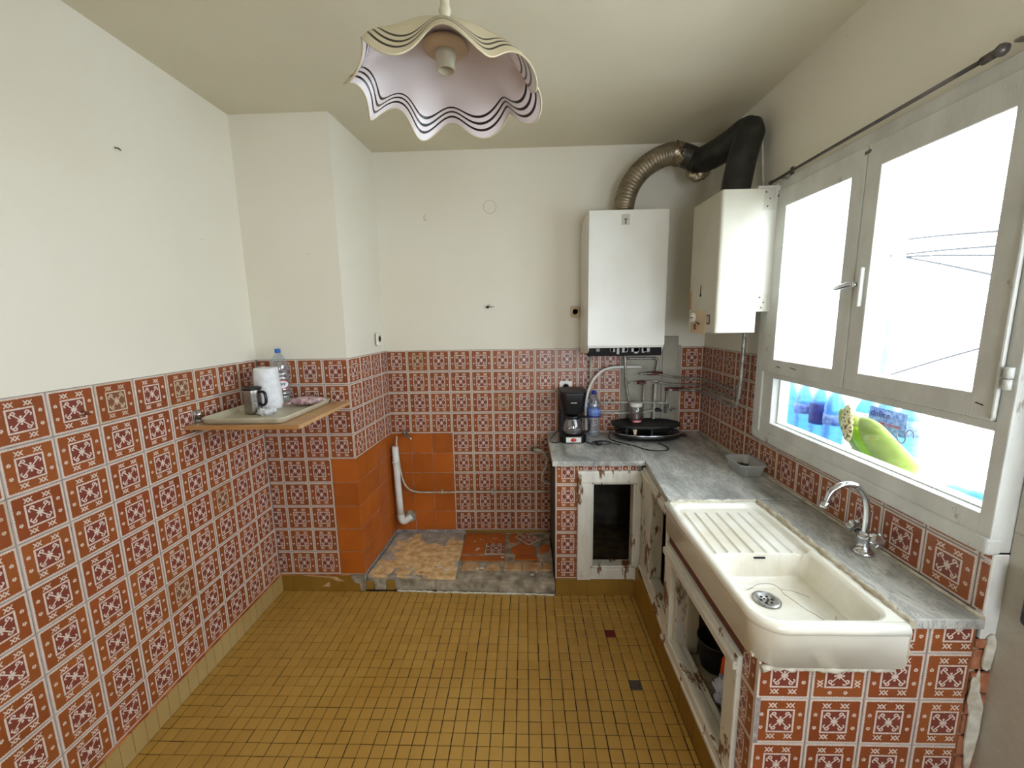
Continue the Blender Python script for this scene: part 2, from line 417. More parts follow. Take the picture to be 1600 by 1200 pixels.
def part(mb, name, mt, parent, label=None):
    """mesh built in world coordinates, child of a (possibly moved) parent"""
    o = mb.build(name, mt, parent)
    p = parent; off = Vector((0, 0, 0))
    while p: off += Vector(p.location); p = p.parent
    if off.length: o.data.transform(Matrix.Translation(-off))
    if label: o['label'] = label
    return o
def rrect(x0, x1, y0, y1, r, n=5):
    out = []
    for cx, cy, a0 in ((x1-r, y1-r, 0), (x0+r, y1-r, 90), (x0+r, y0+r, 180), (x1-r, y0+r, 270)):
        for k in range(n+1):
            a = math.radians(a0+90*k/n); out.append((cx+r*math.cos(a), cy+r*math.sin(a)))
    return out

# ------------------------------------------------------------------ tiles
_tiles = {}
def tile_mesh(u0, u1, v0, v1, mt, size=S-.003, th=.006):
    """tile cut to [u0,u1]x[v0,v1] of the full tile; face looks to -Y, origin at full tile's lower left"""
    key = (round(u0, 3), round(u1, 3), round(v0, 3), round(v1, 3), mt, size)
    if key in _tiles: return _tiles[key]
    me = bpy.data.meshes.new('tile'); b = .0012/size
    vs, uvs = [], []
    for (a0, a1, c0, c1, y) in ((u0, u1, v0, v1, th), (u0, u1, v0, v1, .0012), (u0+b, u1-b, v0+b, v1-b, 0)):
        for uu, vv in ((a0, c0), (a1, c0), (a1, c1), (a0, c1)):
            vs.append((uu*size, y, vv*size)); uvs.append((uu, vv))
    fs = [(8, 9, 10, 11)]
    for k in range(4):
        n = (k+1) % 4
        fs.append((4+k, 4+n, 8+n, 8+k)); fs.append((k, n, 4+n, 4+k))
    me.from_pydata(vs, [], fs); uvl = me.uv_layers.new(name='UVMap')
    for l in me.loops: uvl.data[l.index].uv = uvs[l.vertex_index]
    me.materials.append(M[mt]); me.update(); _tiles[key] = me
    return me
def put_tile(parent, pos, rz, u0=0, u1=1, v0=0, v1=1, mt='tile', name='tile', rot=None, size=S-.003):
    o = bpy.data.objects.new(name, tile_mesh(u0, u1, v0, v1, mt, size)); COL.objects.link(o); o.parent = parent
    p = Vector(pos)-Vector(parent.location)
    o.location = p; o.rotation_euler = rot or (0, random.gauss(0, .0012), rz+random.gauss(0, .0012))
    return o
def tile_wall(parent, o, d, nrm_rz, us, rows, ztop, umax, umin=0, zlo=None, mtf=None, skip=None):
    """o: origin (x,y) at u=0, d: unit dir, us: list of tile left u's (metres), rows: list of row indices"""
    for k, u in enumerate(us):
        a0 = max(0, (umin-u)/(S-.003)); a1 = min(1, (umax-u)/(S-.003))
        if a1-a0 < .06: continue
        for j in rows:
            z = ztop-(j+1)*S+.0015; b0 = 0
            if zlo is not None: b0 = max(0, (zlo-z)/(S-.003))
            if b0 > .94: continue
            if skip and skip(k, j, u, z): continue
            mt = mtf(k, j) if mtf else 'tile'
            put_tile(parent, (o[0]+d[0]*u, o[1]+d[1]*u, z), nrm_rz, a0, a1, b0, 1, mt)

def struct(mb, name, mt, label, cat):
    return tag(mb.build(name, mt), label, cat, kind='structure')

# ================================================================== ROOM SHELL
PT = .006   # plaster sits this far behind the tile faces
YR = -1.25  # wall behind the camera
fl = struct(MB().box(XL-.2, XR+.2, YR-.1, YB+.2, -.12, -.003), 'floor', 'floor_grout', 'kitchen floor of small square ochre mosaic tiles with dark joints', 'floor')
ce = struct(MB().box(XL-.2, XR+.2, YR-.1, YB+.2, ZC, ZC+.15), 'ceiling', 'ceiling', 'plain cream painted kitchen ceiling', 'ceiling')
wl = struct(MB().box(XL-.15, XL-PT, YR-.1, YB+.1, -.05, ZC+.02), 'wall_left', 'plaster', 'long white left wall with patterned tiles on its lower half', 'wall')
wb = struct(MB().box(XL-.1, XR+.3, YB+PT, YB+.15, -.05, ZC+.02), 'wall_back', 'plaster', 'cream back wall with patterned tiles behind the boiler', 'wall')
# right wall: pieces around the window and the door
r = MB()
r.box(XR+PT, XR+.085, 1.055, YB+.1, -.05, 1.058)
r.box(XR+PT, XR+.085, 2.21, YB+.1, 1.058, ZC+.02)
r.box(XR+PT, XR+.085, YR-.1, 2.21, 2.33, ZC+.02)
r.box(XR+PT, XR+.085, YR-.1, .20, -.05, 2.33)
wr = struct(r, 'wall_right', 'plaster', 'right wall with the painted window above the sink', 'wall')
q = MB()
q.box(XL-.1, .20, YR-.1, YR, -.05, ZC+.02); q.box(1.0, XR+.1, YR-.1, YR, -.05, ZC+.02); q.box(.20, 1.0, YR-.1, YR, -.05, 1.0); q.box(.20, 1.0, YR-.1, YR, 2.0, ZC+.02)  # unseen opening added so daylight reaches faces turned to the camera
struct(q, 'wall_front', 'plaster', 'plain white wall with an added daylight opening behind the camera', 'wall')
# pillar (chimney breast) between left wall and back wall
q = MB(); q.prism([(XL-.05, YP+PT), (XP-PT, YP+PT), (XPB-PT, YB+.05), (XL-.05, YB+.05)], -.05, ZC+.02)
wp_ = struct(q, 'wall_pillar', 'plaster', 'plastered chimney breast in the left corner beside the shelf', 'wall')

# grout beds (2 mm below the tile faces)
def bed(parent, mb, mt='grout', name='grout_bed'): return part(mb, name, mt, parent)
ZB = ZT-9*S
bed(wl, MB().box(XL-PT-.001, XL-.0025, YR, YP+.004, ZB, ZT))
bed(wp_, MB().prism([(XL-.01, YP+.0025), (XP+.0, YP+.0025), (XP, YP+.01), (XL-.01, YP+.01)], ZB, ZT))
sd = Vector((XPB-XP, YB-YP, 0)); SL = sd.length; sd.normalize(); srz = math.atan2(sd.y, sd.x)
nx, ny = sd.y, -sd.x
g = MB(); g.prism([(XP-nx*.0025, YP-ny*.0025), (XPB-nx*.0025, YB), (XPB-.01, YB), (XP-.01, YP+.004)], .09, ZT); bed(wp_, g)
bed(wb, MB().box(XPB-.01, .684, YB+.0025, YB+PT+.001, .09, ZT))
bed(wb, MB().box(1.095, XR+.004, YB+.0025, YB+PT+.001, .8, ZT))
bed(wr, MB().box(XR+.0025, XR+PT+.001, 1.055, YB+.004, .83, 1.058)); bed(wr, MB().box(XR+.0025, XR+PT+.001, 2.205, YB+.004, 1.058, ZT))
bed(wb, MB().box(.684, 1.095, YB-.002, YB+PT+.001, .8, 1.50, .001), 'patch', 'mortar_patch')
bed(wb, MB().box(.966, 1.072, YB-.012, YB+PT, .86, 1.563, .004), 'patch', 'boxed_chase')

# left wall tiles
y0 = 1.2863
us = [y0+S*k for k in range(-7, 8)]
def lmt(k, j): return 'tile_faded' if (k, j) in ((8, 0), (10, 0), (11, 4), (5, 2), (9, 6)) else 'tile'
# left wall faces +X: rotate so that local -Y points to +X -> rz=+90; local +X -> +Y
tile_wall(wl, (XL, 0), (0, 1), PI/2, us, range(9), ZT, YP-.002, mtf=lmt)
# pillar front: tiles end at XP
pu = [XP-S*(k+1) for k in range(4)]
orange_front = lambda k, j: 'orange' if (k == 0 and j >= 4) else 'tile'
def ptile(k, j): return orange_front(k, j)
tile_wall(wp_, (0, YP), (1, 0), 0, pu, range(9), ZT, XP-.001, umin=XL+.003, mtf=ptile)
# pillar side faces +X
tile_wall(wp_, (XP, YP), (sd.x, sd.y), srz, [k*S for k in range(4)], range(9), ZT, SL-.002, mtf=lambda k, j: 'orange' if j >= 4 else 'tile')
# back wall
bx0 = -1.0009
def bskip(k, j, u, z):
    if u > .66 and u < 1.08: return True
    if u > .16 and z < .70: return True
    return False
bu = [bx0+S*k for k in range(11)]
tile_wall(wb, (0, YB), (1, 0), 0, bu, range(9), ZT, .683, umin=XPB+.002, zlo=.10, mtf=lambda k, j: 'orange' if (k < 3 and j >= 4) else ('tile_faded' if (k, j) in ((1, 0), (5, 2)) else 'tile'), skip=bskip)
tile_wall(wb, (0, YB), (1, 0), 0, [1.0985], range(5), ZT, XR-.001, zlo=.87)
# right wall faces -X: local +X -> -Y : rz=-90
ry0 = 2.9207
ru = [-ry0+S*k for k in range(13)]
def rskip(k, j, u, z):
    if -u < 2.205+.15 and z+.15 > 1.06 and -u-S > 2.205-.15: return False
    return False
for k, u in enumerate(ru):
    for j in range(5):
        z = ZT-(j+1)*S+.0015
        ymax, ymin = -u, -u-(S-.003)
        b0 = max(0, (ZTOP-z)/(S-.003)); b1 = 1.0
        a0, a1 = 0.0, 1.0
        if ymax > YB-.002: a0 = (ymax-(YB-.002))/(S-.003)
        if ymin < 1.057: a1 = (ymax-1.057)/(S-.003)
        if z+.15 > 1.055:          # beside the window casing
            if ymax <= 2.21:
                b1 = (1.055-z)/(S-.003)
            elif ymin < 2.21: a1 = (ymax-2.21)/(S-.003)
        if a1-a0 < .05 or b1-b0 < .05 or b0 > .95: continue
        put_tile(wr, (XR, -u, z), -PI/2, a0, a1, b0, b1)
    # the rest of the column split by the casing corner
    ymax, ymin = -u, -u-(S-.003)
    if ymin < 2.21 < ymax:
        z = ZT-3*S+.0015
        put_tile(wr, (XR, -u, z), -PI/2, (ymax-2.21)/(S-.003), 1, 0, (1.055-z)/(S-.003))

# skirting: ochre strips
def skirting(name, a, b, z1, n, th=.008, mt='ochre_dark', side=1, label='ochre skirting of small tiles'):
    a, b = Vector((*a, 0)), Vector((*b, 0)); d = (b-a); L = d.length; d.normalize(); nn = Vector((d.y, -d.x, 0))*side
    root = None
    mb = MB(); mb.prism([tuple((a+nn*(th-.002)).xy), tuple((b+nn*(th-.002)).xy), tuple((b-nn*.001).xy), tuple((a-nn*.001).xy)], -.002, z1)
    root = struct(mb, name, 'orange_grout', label, 'skirting')
    w = L/n
    for k in range(n):
        p, q_ = a+d*(k*w+.0012), a+d*((k+1)*w-.0012)
        t = MB(); t.prism([tuple((p+nn*th).xy), tuple((q_+nn*th).xy), tuple((q_).xy), tuple((p).xy)], .001, z1-.001+random.uniform(-.001, .001))
        part(t, 'tile', mt, root)
    return root
skirting('baseboard_left', (XL, .75), (XL, YP-.004), ZB, 30, .014, 'ochre_pale', label='ochre tile skirting along the left wall')
skirting('baseboard_back', (XL+.012, YP), (XP-.02, YP), ZB-.004, 8, .012, label='broken ochre tile skirting under the chimney breast')

# floor mosaic ---------------------------------------------------------------
P = .0528; TS = .0500
def mosaic_quad(bm, x, y, sh, lay, ts=TS):
    hb = .0013; h = ts/2
    lo = [bm.verts.new((x+sx*h, y+sy*h, -.003)) for sx, sy in ((-1, -1), (1, -1), (1, 1), (-1, 1))]
    hi = [bm.verts.new((x+sx*(h-hb), y+sy*(h-hb), 0)) for sx, sy in ((-1, -1), (1, -1), (1, 1), (-1, 1))]
    fs = [bm.faces.new(hi)]
    for k in range(4): fs.append(bm.faces.new((lo[k], lo[(k+1) % 4], hi[(k+1) % 4], hi[k])))
    for f in fs:
        for l in f.loops: l[lay] = (sh, sh, sh, 1)
cells = []
xs = [-.003+P*k for k in range(-31, 17)]
ys = [1.4535+P*k for k in range(-50, 19)]
for i, x in enumerate(xs):
    for j, y in enumerate(ys):
        cx, cy = x+P/2, y+P/2
        if cx-TS/2 < XL+.012 or cx > .625 and cy > .98: continue
        if cy > 2.345: continue
        if cx < XP and cy > YP-.03: continue
        cells.append((cx+random.gauss(0, .0006), cy+random.gauss(0, .0006)))
def camdist(c): return (Vector((c[0], c[1], 0))-Vector((0, 0, CAMZ))).length
def inframe(c):
    d = Vector((c[0], c[1], -CAMZ)); zc = d.dot(F_)
    if zc < .1: return False
    px, py = 641.1*d.dot(R_)/zc+800, 641.1*d.dot(D_)/zc+600
    return -20 < px < 1620 and py < 1225
vis = sorted([c for c in cells if inframe(c)], key=camdist)
single = set(vis[:292]); special = {}
def nearest(px, py): return min(cells, key=lambda c: (c[0]-px)**2+(c[1]-py)**2)
special[nearest(.44, 2.007)] = 'red_mosaic'; special[nearest(.494, 1.688)] = 'black_mosaic'
mm = bpy.data.meshes.new('mosaic_tile'); bmx = bmesh.new(); lay = bmx.loops.layers.float_color.new('shade'); mosaic_quad(bmx, 0, 0, .5, lay); bmx.to_mesh(mm); bmx.free(); mm.materials.append(M['ochre'])
for c in vis[:292]:
    if c in special: continue
    o = bpy.data.objects.new('mosaic_tile', mm); COL.objects.link(o); o.parent = fl; o.location = (c[0], c[1], random.uniform(-.0003, .0003)); o.rotation_euler = (0, 0, random.gauss(0, .008))
for c, mt in special.items():
    me2 = mm.copy(); me2.materials.clear(); me2.materials.append(M[mt])
    o = bpy.data.objects.new('mosaic_tile', me2); COL.objects.link(o); o.parent = fl; o.location = (c[0], c[1], 0)
    o['label'] = 'dark red mosaic tile' if mt == 'red_mosaic' else 'blackened mosaic tile'
bmx = bmesh.new(); lay = bmx.loops.layers.float_color.new('shade')
for c in cells:
    if c in single or c in special: continue
    mosaic_quad(bmx, c[0], c[1], random.random(), lay)
colx = sorted(set(round(x+P/2, 4) for x in xs))
xl0 = min(c[0] for c in cells)-TS/2-.0028; xr0 = max(c[0] for c in cells if c[1] > 1.0)+TS/2+.0028
for j, y in enumerate(ys):          # cut tiles along the left wall and along the plinth
    cy = y+P/2
    if cy > 2.33: continue
    for xa, xb in ((XL+.0145, xl0), (xr0, .653)):
        if xa > 0 and cy < .98 or xb-xa < .006: continue
        n0 = len(bmx.verts); mosaic_quad(bmx, 0, 0, random.random(), lay); bmx.verts.ensure_lookup_table()
        for v in bmx.verts[n0:]: v.co = Vector(((xa+xb)/2+v.co.x*(xb-xa)/TS, cy+v.co.y, v.co.z))
me = bpy.data.meshes.new('mosaic_field'); bmx.to_mesh(me); bmx.free(); me.materials.append(M['ochre'])
o = bpy.data.objects.new('mosaic_field', me); COL.objects.link(o); o.parent = fl; o['kind'] = 'stuff'

# ================================================================== WINDOW
win = thing('window_1', 'white painted wooden window with two sashes above a long low pane', 'window', (XR, 1.055, 1.05), kind='structure')
XF = XR-.014   # inner face of the frame
def fbox(mb, ya, yb, za, zb, xa=XF, xb=XR+.075, bev=.003): mb.box(xa, xb, ya, yb, za, zb, bev)
f = MB()
fbox(f, 2.150, 2.215, 1.05, 2.335)          # far post
fbox(f, 1.055, 1.090, 1.05, 2.335)          # near post
fbox(f, 1.085, 2.155, 2.285, 2.334, XF+.0006, XR+.0744)         # head
fbox(f, 1.085, 2.155, 1.385, 1.412, XF+.0006, XR+.0744)         # transom
fbox(f, 1.085, 2.155, 1.052, 1.155, XF+.0006, XR+.0744)         # bottom rail
fbox(f, 2.067, 2.155, 1.15, 1.39, XF+.0012, XR+.0738)           # lower far post
part(f, 'outer_frame', 'frame', win)
part(MB().box(XR-.022, XR+.02, 1.0535, 2.20, 1.050, 1.098, .008, 3), 'bottom_casing', 'frame', win)
part(MB().box(XR-.020, XR+.0, 2.150, 2.215, 1.06, 2.33, .006, 3), 'side_casing', 'frame', win)
def sash(y0, y1, gy0, gy1, z0=1.412, z1=2.287, gz0=1.480, gz1=2.200, xa=XF-.010):
    s_ = MB()
    s_.box(xa, XR+.03, y0, gy0, z0, z1, .003); s_.box(xa, XR+.03, gy1, y1, z0, z1, .003)
    s_.box(xa+.0005, XR+.0295, gy0-.004, gy1+.004, z0+.0005, gz0, .003); s_.box(xa+.0005, XR+.0295, gy0-.004, gy1+.004, gz1, z1-.0005, .003)
    so = part(s_, 'sash', 'frame', win)
    p = MB().box(XR+.016, XR+.019, gy0-.004, gy1+.004, gz0-.004, gz1+.004)
    po = part(p, 'pane', 'glass', so)
    return so
sL = sash(1.608, 2.150, 1.672, 2.060)
sR = sash(1.092, 1.604, 1.150, 1.540)
part(MB().box(XR+.03, XR+.033, 1.088, 2.069, 1.15, 1.39), 'pane', 'glass', win)
part(MB().box(XR+.018, XR+.03, 1.088, 2.069, 1.150, 1.160, .002).box(XR+.018, XR+.03, 2.057, 2.069, 1.15, 1.39, .002), 'glazing_bead', 'frame', win)
# espagnolette: cover strip and lever
part(MB().box(XF-.026, XF-.009, 1.556, 1.570, 1.722, 1.862, .005, 3), 'lock_cover', 'frame', win)
h = MB(); h.tube([(XF-.01, 1.583, 1.803), (XF-.035, 1.583, 1.803)], .009, 12); h.tube([(XF-.034, 1.578, 1.803), (XF-.038, 1.61, 1.802), (XF-.036, 1.65, 1.797), (XF-.034, 1.672, 1.794)], [.009, .011, .010, .006], 12, flat=.55)
part(h, 'handle', 'chrome', win)
hg = MB()
for zz in (1.53,):
    hg.tube([(XF-.012, 1.068, zz-.03), (XF-.012, 1.068, zz-.003)], .0085, 12, 1); hg.tube([(XF-.012, 1.068, zz+.0), (XF-.012, 1.068, zz+.028)], .0095, 12, 1)
part(hg, 'hinge', 'frame', win)
part(MB().box(XF-.016, XF-.004, 1.084, 1.093, 1.42, 2.28, .004), 'cover_bead', 'frame', win)
sc_ = MB()
for (yy, zz) in ((1.612, 2.262), (1.597, 2.264), (2.125, 2.262)): sc_.lathe([(0, -.004), (.006, -.002), (.007, .004)], (XF-.010, yy, zz), 10, 'x')
part(sc_, 'screw_head', 'dark_metal', win)
mk = MB()
for (a, b, zz) in ((2.00, 2.03, 1.447), (1.885, 1.925, 1.452), (1.115, 1.135, 1.452)): mk.tube([(XF-.0105, a, zz-.002), (XF-.0105, b, zz+.002)], .0016, 6, 1)
part(mk, 'chipped_mark', 'hole', win)
# curtain rod above the window
rod = thing('curtain_rod', 'thin grey metal curtain rod fixed above the window', 'curtain rod', (XR-.03, 1.7, 2.345))
part(MB().tube([(XR-.035, 2.17, 2.338), (XR-.035, 1.18, 2.352)], .0062, 10, 1), 'rod', 'dark_metal', rod)
part(MB().tube([(XR-.035, 1.24, 2.350), (XR-.035, 1.205, 2.351)], .011, 10, 1).lathe([(0, -.012), (.013, -.008), (.016, 0), (.013, .008), (0, .012)], (XR-.035, 1.195, 2.351), 12, 'y'), 'end_knob', 'dark_metal', rod)
part(MB().box(XR-.042, XR+.006, 2.07, 2.085, 2.325, 2.331), 'bracket', 'steel', rod); part(MB().box(XR-.002, XR+.004, 2.066, 2.088, 2.315, 2.375), 'bracket_plate', 'steel', rod)
part(MB().box(XR-.040, XR+.006, 1.150, 1.165, 2.350, 2.356), 'bracket', 'steel', rod); b_ = MB(); b_.tube([(XR-.01, 1.17, 2.36), (XR-.012, 1.15, 2.385), (XR-.01, 1.13, 2.36)], .004, 6, 3); part(b_, 'bracket_loop', 'steel', rod)
part(MB().lathe([(0, -.01), (.009, -.006), (.009, .006), (0, .01)], (XR-.035, 2.180, 2.338), 10, 'y'), 'end_knob', 'dark_metal', rod)

# door beside the window
dr = thing('door_1', 'grey beige painted door with a metal rim lock', 'door', (XR+.04, .62, 0), kind='structure')
XD = XR+.040
d_ = MB(); d_.box(XD, XD+.035, .22, 1.052, .005, 1.12, .002); d_.box(XD, XD+.035, .22, .36, 1.12, 2.31, .002); d_.box(XD, XD+.035, .93, 1.052, 1.12, 2.31, .002); d_.box(XD, XD+.035, .36, .93, 2.18, 2.31, .002)
leaf = part(d_, 'door_leaf', 'door_paint', dr)
part(MB().box(XD+.015, XD+.019, .355, .935, 1.115, 2.185), 'pane', 'glass', dr)  # unseen upper glazing, added to let more daylight in
l_ = MB(); l_.prism(rrect(.86, .985, .905, 1.035, .012), XD-.030, XD, 'x', .003)
part(l_, 'rim_lock', 'lock', dr, 'dark scratched metal rim lock')
part(MB().box(XD-.032, XD+.0, .850, .992, 1.030, 1.040, .002), 'lock_plate', 'dark_metal', dr)

# end of the wall under the window: chipped plaster over brick
e_ = thing('trim_1', 'broken wall end of bare brick and flaking white plaster', 'wall end', (XR, 1.06, 0), kind='structure')
part(MB().box(XR+.001, XD+.003, 1.052, 1.075, .80, 1.052, .003), 'plaster_reveal', 'pvc', e_, 'smooth white plaster')
zz = .0
k = 0
while zz < .80:
    h_ = .07; xoff = random.uniform(-.004, .004)
    part(MB().box(XR-.012+random.uniform(0, .006), XD+.003, 1.046+random.uniform(0, .006), 1.08, zz+.003, min(.80, zz+h_-.003), .004), 'brick', 'brick', e_)
    zz += h_; k += 1
part(MB().box(XR-.008, XD+.002, 1.055, 1.08, .0, .80), 'mortar_joint', 'cement', e_)
def flake(x0, x1, z0, z1, y, th, seed, n=22):
    pts = []
    for i in range(n):
        a = 2*PI*i/n; rx, rz = (x1-x0)/2, (z1-z0)/2
        k = 1+.35*noise.noise(Vector((math.cos(a)*2+seed, math.sin(a)*2, seed)))
        pts.append(((x0+x1)/2+rx*k*math.cos(a), (z0+z1)/2+rz*k*math.sin(a)))
    return MB().prism(pts, y-th, y, 'y', .0015)
part(flake(XR-.002, XR+.035, .38, .64, 1.0475, .006, 3.1), 'plaster_flake', 'mortar_white', e_)
part(flake(XR-.010, XR+.020, .56, .70, 1.0475, .004, 7.1), 'plaster_flake', 'mortar_white', e_)
part(flake(XR+.012, XR+.040, .70, .82, 1.050, .006, 5.7), 'plaster_flake', 'mortar_white', e_)

# ================================================================== COUNTER (masonry base with tiles)
cb = thing('counter_base', 'tiled masonry base under the marble worktops and the sink', 'counter base', (.66, 2.33, 0))
YF, XF2 = 2.330, .660     # faces
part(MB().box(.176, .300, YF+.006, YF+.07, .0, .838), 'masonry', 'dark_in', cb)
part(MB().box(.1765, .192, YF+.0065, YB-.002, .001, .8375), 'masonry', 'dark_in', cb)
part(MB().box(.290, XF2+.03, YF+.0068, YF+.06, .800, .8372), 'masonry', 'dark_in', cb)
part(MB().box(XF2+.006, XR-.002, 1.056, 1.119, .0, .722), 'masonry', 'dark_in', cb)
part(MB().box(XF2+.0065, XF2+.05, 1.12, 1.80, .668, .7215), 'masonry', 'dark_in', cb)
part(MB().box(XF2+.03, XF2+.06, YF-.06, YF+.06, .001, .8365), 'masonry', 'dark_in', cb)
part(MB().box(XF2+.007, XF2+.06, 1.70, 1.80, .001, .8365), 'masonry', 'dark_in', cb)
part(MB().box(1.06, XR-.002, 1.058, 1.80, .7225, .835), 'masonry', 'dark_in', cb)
part(MB().box(.193, XR-.003, YF+.035, YB-.012, .0, .16), 'cupboard_floor', 'dirt', cb); part(MB().box(XF2+.01, XR-.003, 1.13, YF+.034, .0, .18), 'cupboard_floor', 'dirt', cb); part(MB().box(.193, XR-.003, YB-.011, YB-.003, .10, .835), 'back_shade_sheet', 'dark_in', cb)  # last part is a dark sheet standing in for shade at the back
part(MB().box(XF2+.02, XR-.1, 1.14, 1.79, .18, .195, .002), 'stone_slab', 'cement', cb)
# grout beds + tiles on the front
part(MB().box(.170, .305, YF+.0025, YF+.01, .10, .838).box(.3, XF2+.02, YF+.0025, YF+.01, .79, .838), 'grout_bed', 'grout', cb)
zr = [.840-.1215, .7185-S, .7185-2*S, .7185-3*S, .7185-4*S]
for j in range(5):
    z = .7205-j*S
    put_tile(cb, (.172, YF, z), 0, 0, .128/(S-.003), 0, min(1, (.838-z)/(S-.003)))
for k, xx in enumerate((.302, .455, .608)):
    z = .7205
    put_tile(cb, (xx, YF, z), 0, 0, min(1, (XF2-xx)/(S-.003)), (.800-z)/(S-.003), (.838-z)/(S-.003))
# near end face
part(MB().box(XF2-.004, 1.0, 1.0525, 1.06, .0, .722), 'grout_bed', 'grout', cb); part(MB().box(1.0, XR-.012, 1.0525, 1.06, .0, .835), 'grout_bed', 'grout', cb)
for i in range(4):
    for j in range(-1, 4):
        z = .6055-(j)*S*.985
        xx = .6555+i*S
        top = .723 if xx < .8 else .838
        b1 = min(1, (top-z)/(S-.003)); b0 = max(0, (.002-z)/(S-.003)); a1 = min(1, (XR-.014-xx)/(S-.003))
        if b1 < .1: continue
        if (i, j) == (1, 0):   # one tile laid on its side
            me = tile_mesh(0, 1, 0, b1, 'tile').copy(); 
            for l in me.uv_layers[0].data: l.uv = (l.uv[1], l.uv[0])
            o = bpy.data.objects.new('tile', me); COL.objects.link(o); o.parent = cb; o.location = Vector((xx, 1.05, z))-Vector(cb.location)
        else: put_tile(cb, (xx, 1.05, z), 0, 0, a1, b0, b1)
# corner strip on the front of the L (faces -X)
part(MB().box(XF2-.0025, XF2+.01, 1.05, 1.13, .0, .72), 'grout_bed', 'grout', cb)
for j in range(0, 5):
    z = .6055-j*S*.985
    put_tile(cb, (XF2-.005, 1.2035, z), -PI/2, .5, 1, max(0, (.002-z)/(S-.003)), min(1, (.722-z)/(S-.003)))
part(MB().box(XF2-.004, XF2+.012, 1.13, 1.78, .668, .716, .003), 'tile_remnant', 'brown_strip', cb)
# ochre plinth tiles
part(MB().box(.172, XF2, YF-.006, YF+.01, .0, .108), 'plinth_bed', 'orange_grout', cb)
for k in range(5):
    part(MB().box(.173+k*.0975, .173+(k+1)*.0975-.0015, YF-.009, YF, .001, .109, .001), 'plinth_tile', 'ochre_dark', cb)
for k in range(8):
    part(MB().box(XF2-.006, XF2+.006, YF-.005-(k+1)*.15+.001, YF-.005-k*.15-.001, .001, .195, .001), 'plinth_tile', 'ochre_dark', cb)
part(MB().box(XF2-.003, XF2+.007, 1.13, YF-.005, .0, .193), 'plinth_bed', 'orange_grout', cb)

# cupboard frames -----------------------------------------------------------
def frame_y(name, label, x0, x1, z0, z1, ox0, ox1, oz0, oz1, y):
    t = thing(name, label, 'frame', ((x0+x1)/2, y, z0), 'old cupboard frames')
    yb = y+.055
    part(MB().box(x0, ox0, y-.018, yb, z0, z1, .004), 'post', 'peel', t)
    part(MB().box(ox1, x1, y-.018, yb, z0, z1, .004), 'post', 'peel', t)
    part(MB().box(x0-.001, x1+.001, y-.020, yb-.001, oz1, z1+.001, .005), 'top_rail', 'peel', t)
    part(MB().box(ox0-.005, ox1+.005, y-.014, yb-.001, z0+.001, oz0, .005), 'bottom_rail', 'peel', t)
    iw = .014
    part(MB().box(ox0-.002, ox0+iw, y-.006, yb+.01, oz0, oz1, .003).box(ox1-iw, ox1+.002, y-.006, yb+.01, oz0, oz1, .003).box(ox0, ox1, y-.006, yb+.01, oz1-iw, oz1, .003).box(ox0, ox1, y-.006, yb+.01, oz0, oz0+iw, .003), 'inner_bead', 'peel', t)
    return t
frame_y('cupboard_frame', 'small white painted open frame facing the room under the coffee maker', .303, .684, .108, .806, .385, .648, .182, .735, YF)
def frame_x(name, label, y0, y1, z0, z1, oy0, oy1, oz0, oz1, x, mt):
    t = thing(name, label, 'frame', (x, (y0+y1)/2, z0), 'old cupboard frames')
    xb = x+.06
    part(MB().box(x-.012, xb, y0, oy0, z0, z1, .005), 'post', mt, t)
    part(MB().box(x-.012, xb, oy1, y1, z0, z1, .005), 'post', mt, t)
    part(MB().box(x-.014, xb-.001, y0-.001, y1+.001, oz1, z1+.001, .005).box(x-.024, x-.008, y0, y1, oz1+.012, z1-.018, .004), 'top_rail', mt, t)
    part(MB().box(x-.014, xb-.001, y0-.001, y1+.001, z0-.001, oz0, .005).box(x-.020, x-.008, y0, y1, z0+.008, z0+.028, .004), 'bottom_rail', mt, t)
    return t
frame_x('cupboard_frame', 'white frame with rotten sill beside the inner corner below the marble', 1.790, YF-.030, .196, .836, 1.810, 2.10, .262, .782, XF2, 'peel')
part(MB().box(XF2-.004, XF2+.05, 1.81, 2.1, .262, .276, .004), 'rotten_sill', 'peel_heavy', bpy.data.objects['cupboard_frame.001'])
fr1 = bpy.data.objects['cupboard_frame.001']; fr1.rotation_euler = (0, 0, -.058); fr1.location.x += .014
t3 = frame_x('cupboard_frame', 'badly peeling white frame of the open cupboard under the sink', 1.130, 1.782, .165, .666, 1.205, 1.700, .235, .606, XF2-.008, 'peel')
part(MB().box(XF2+.04, XF2+.10, 1.655, 1.70, .2, .66, .006).box(XF2-.002, XF2+.05, 1.668, 1.70, .2, .64, .004), 'door_jamb', 'peel_heavy', t3)
part(MB().box(XF2-.012, XF2+.02, 1.205, 1.70, .235, .244, .003), 'split_batten', 'peel_heavy', t3)

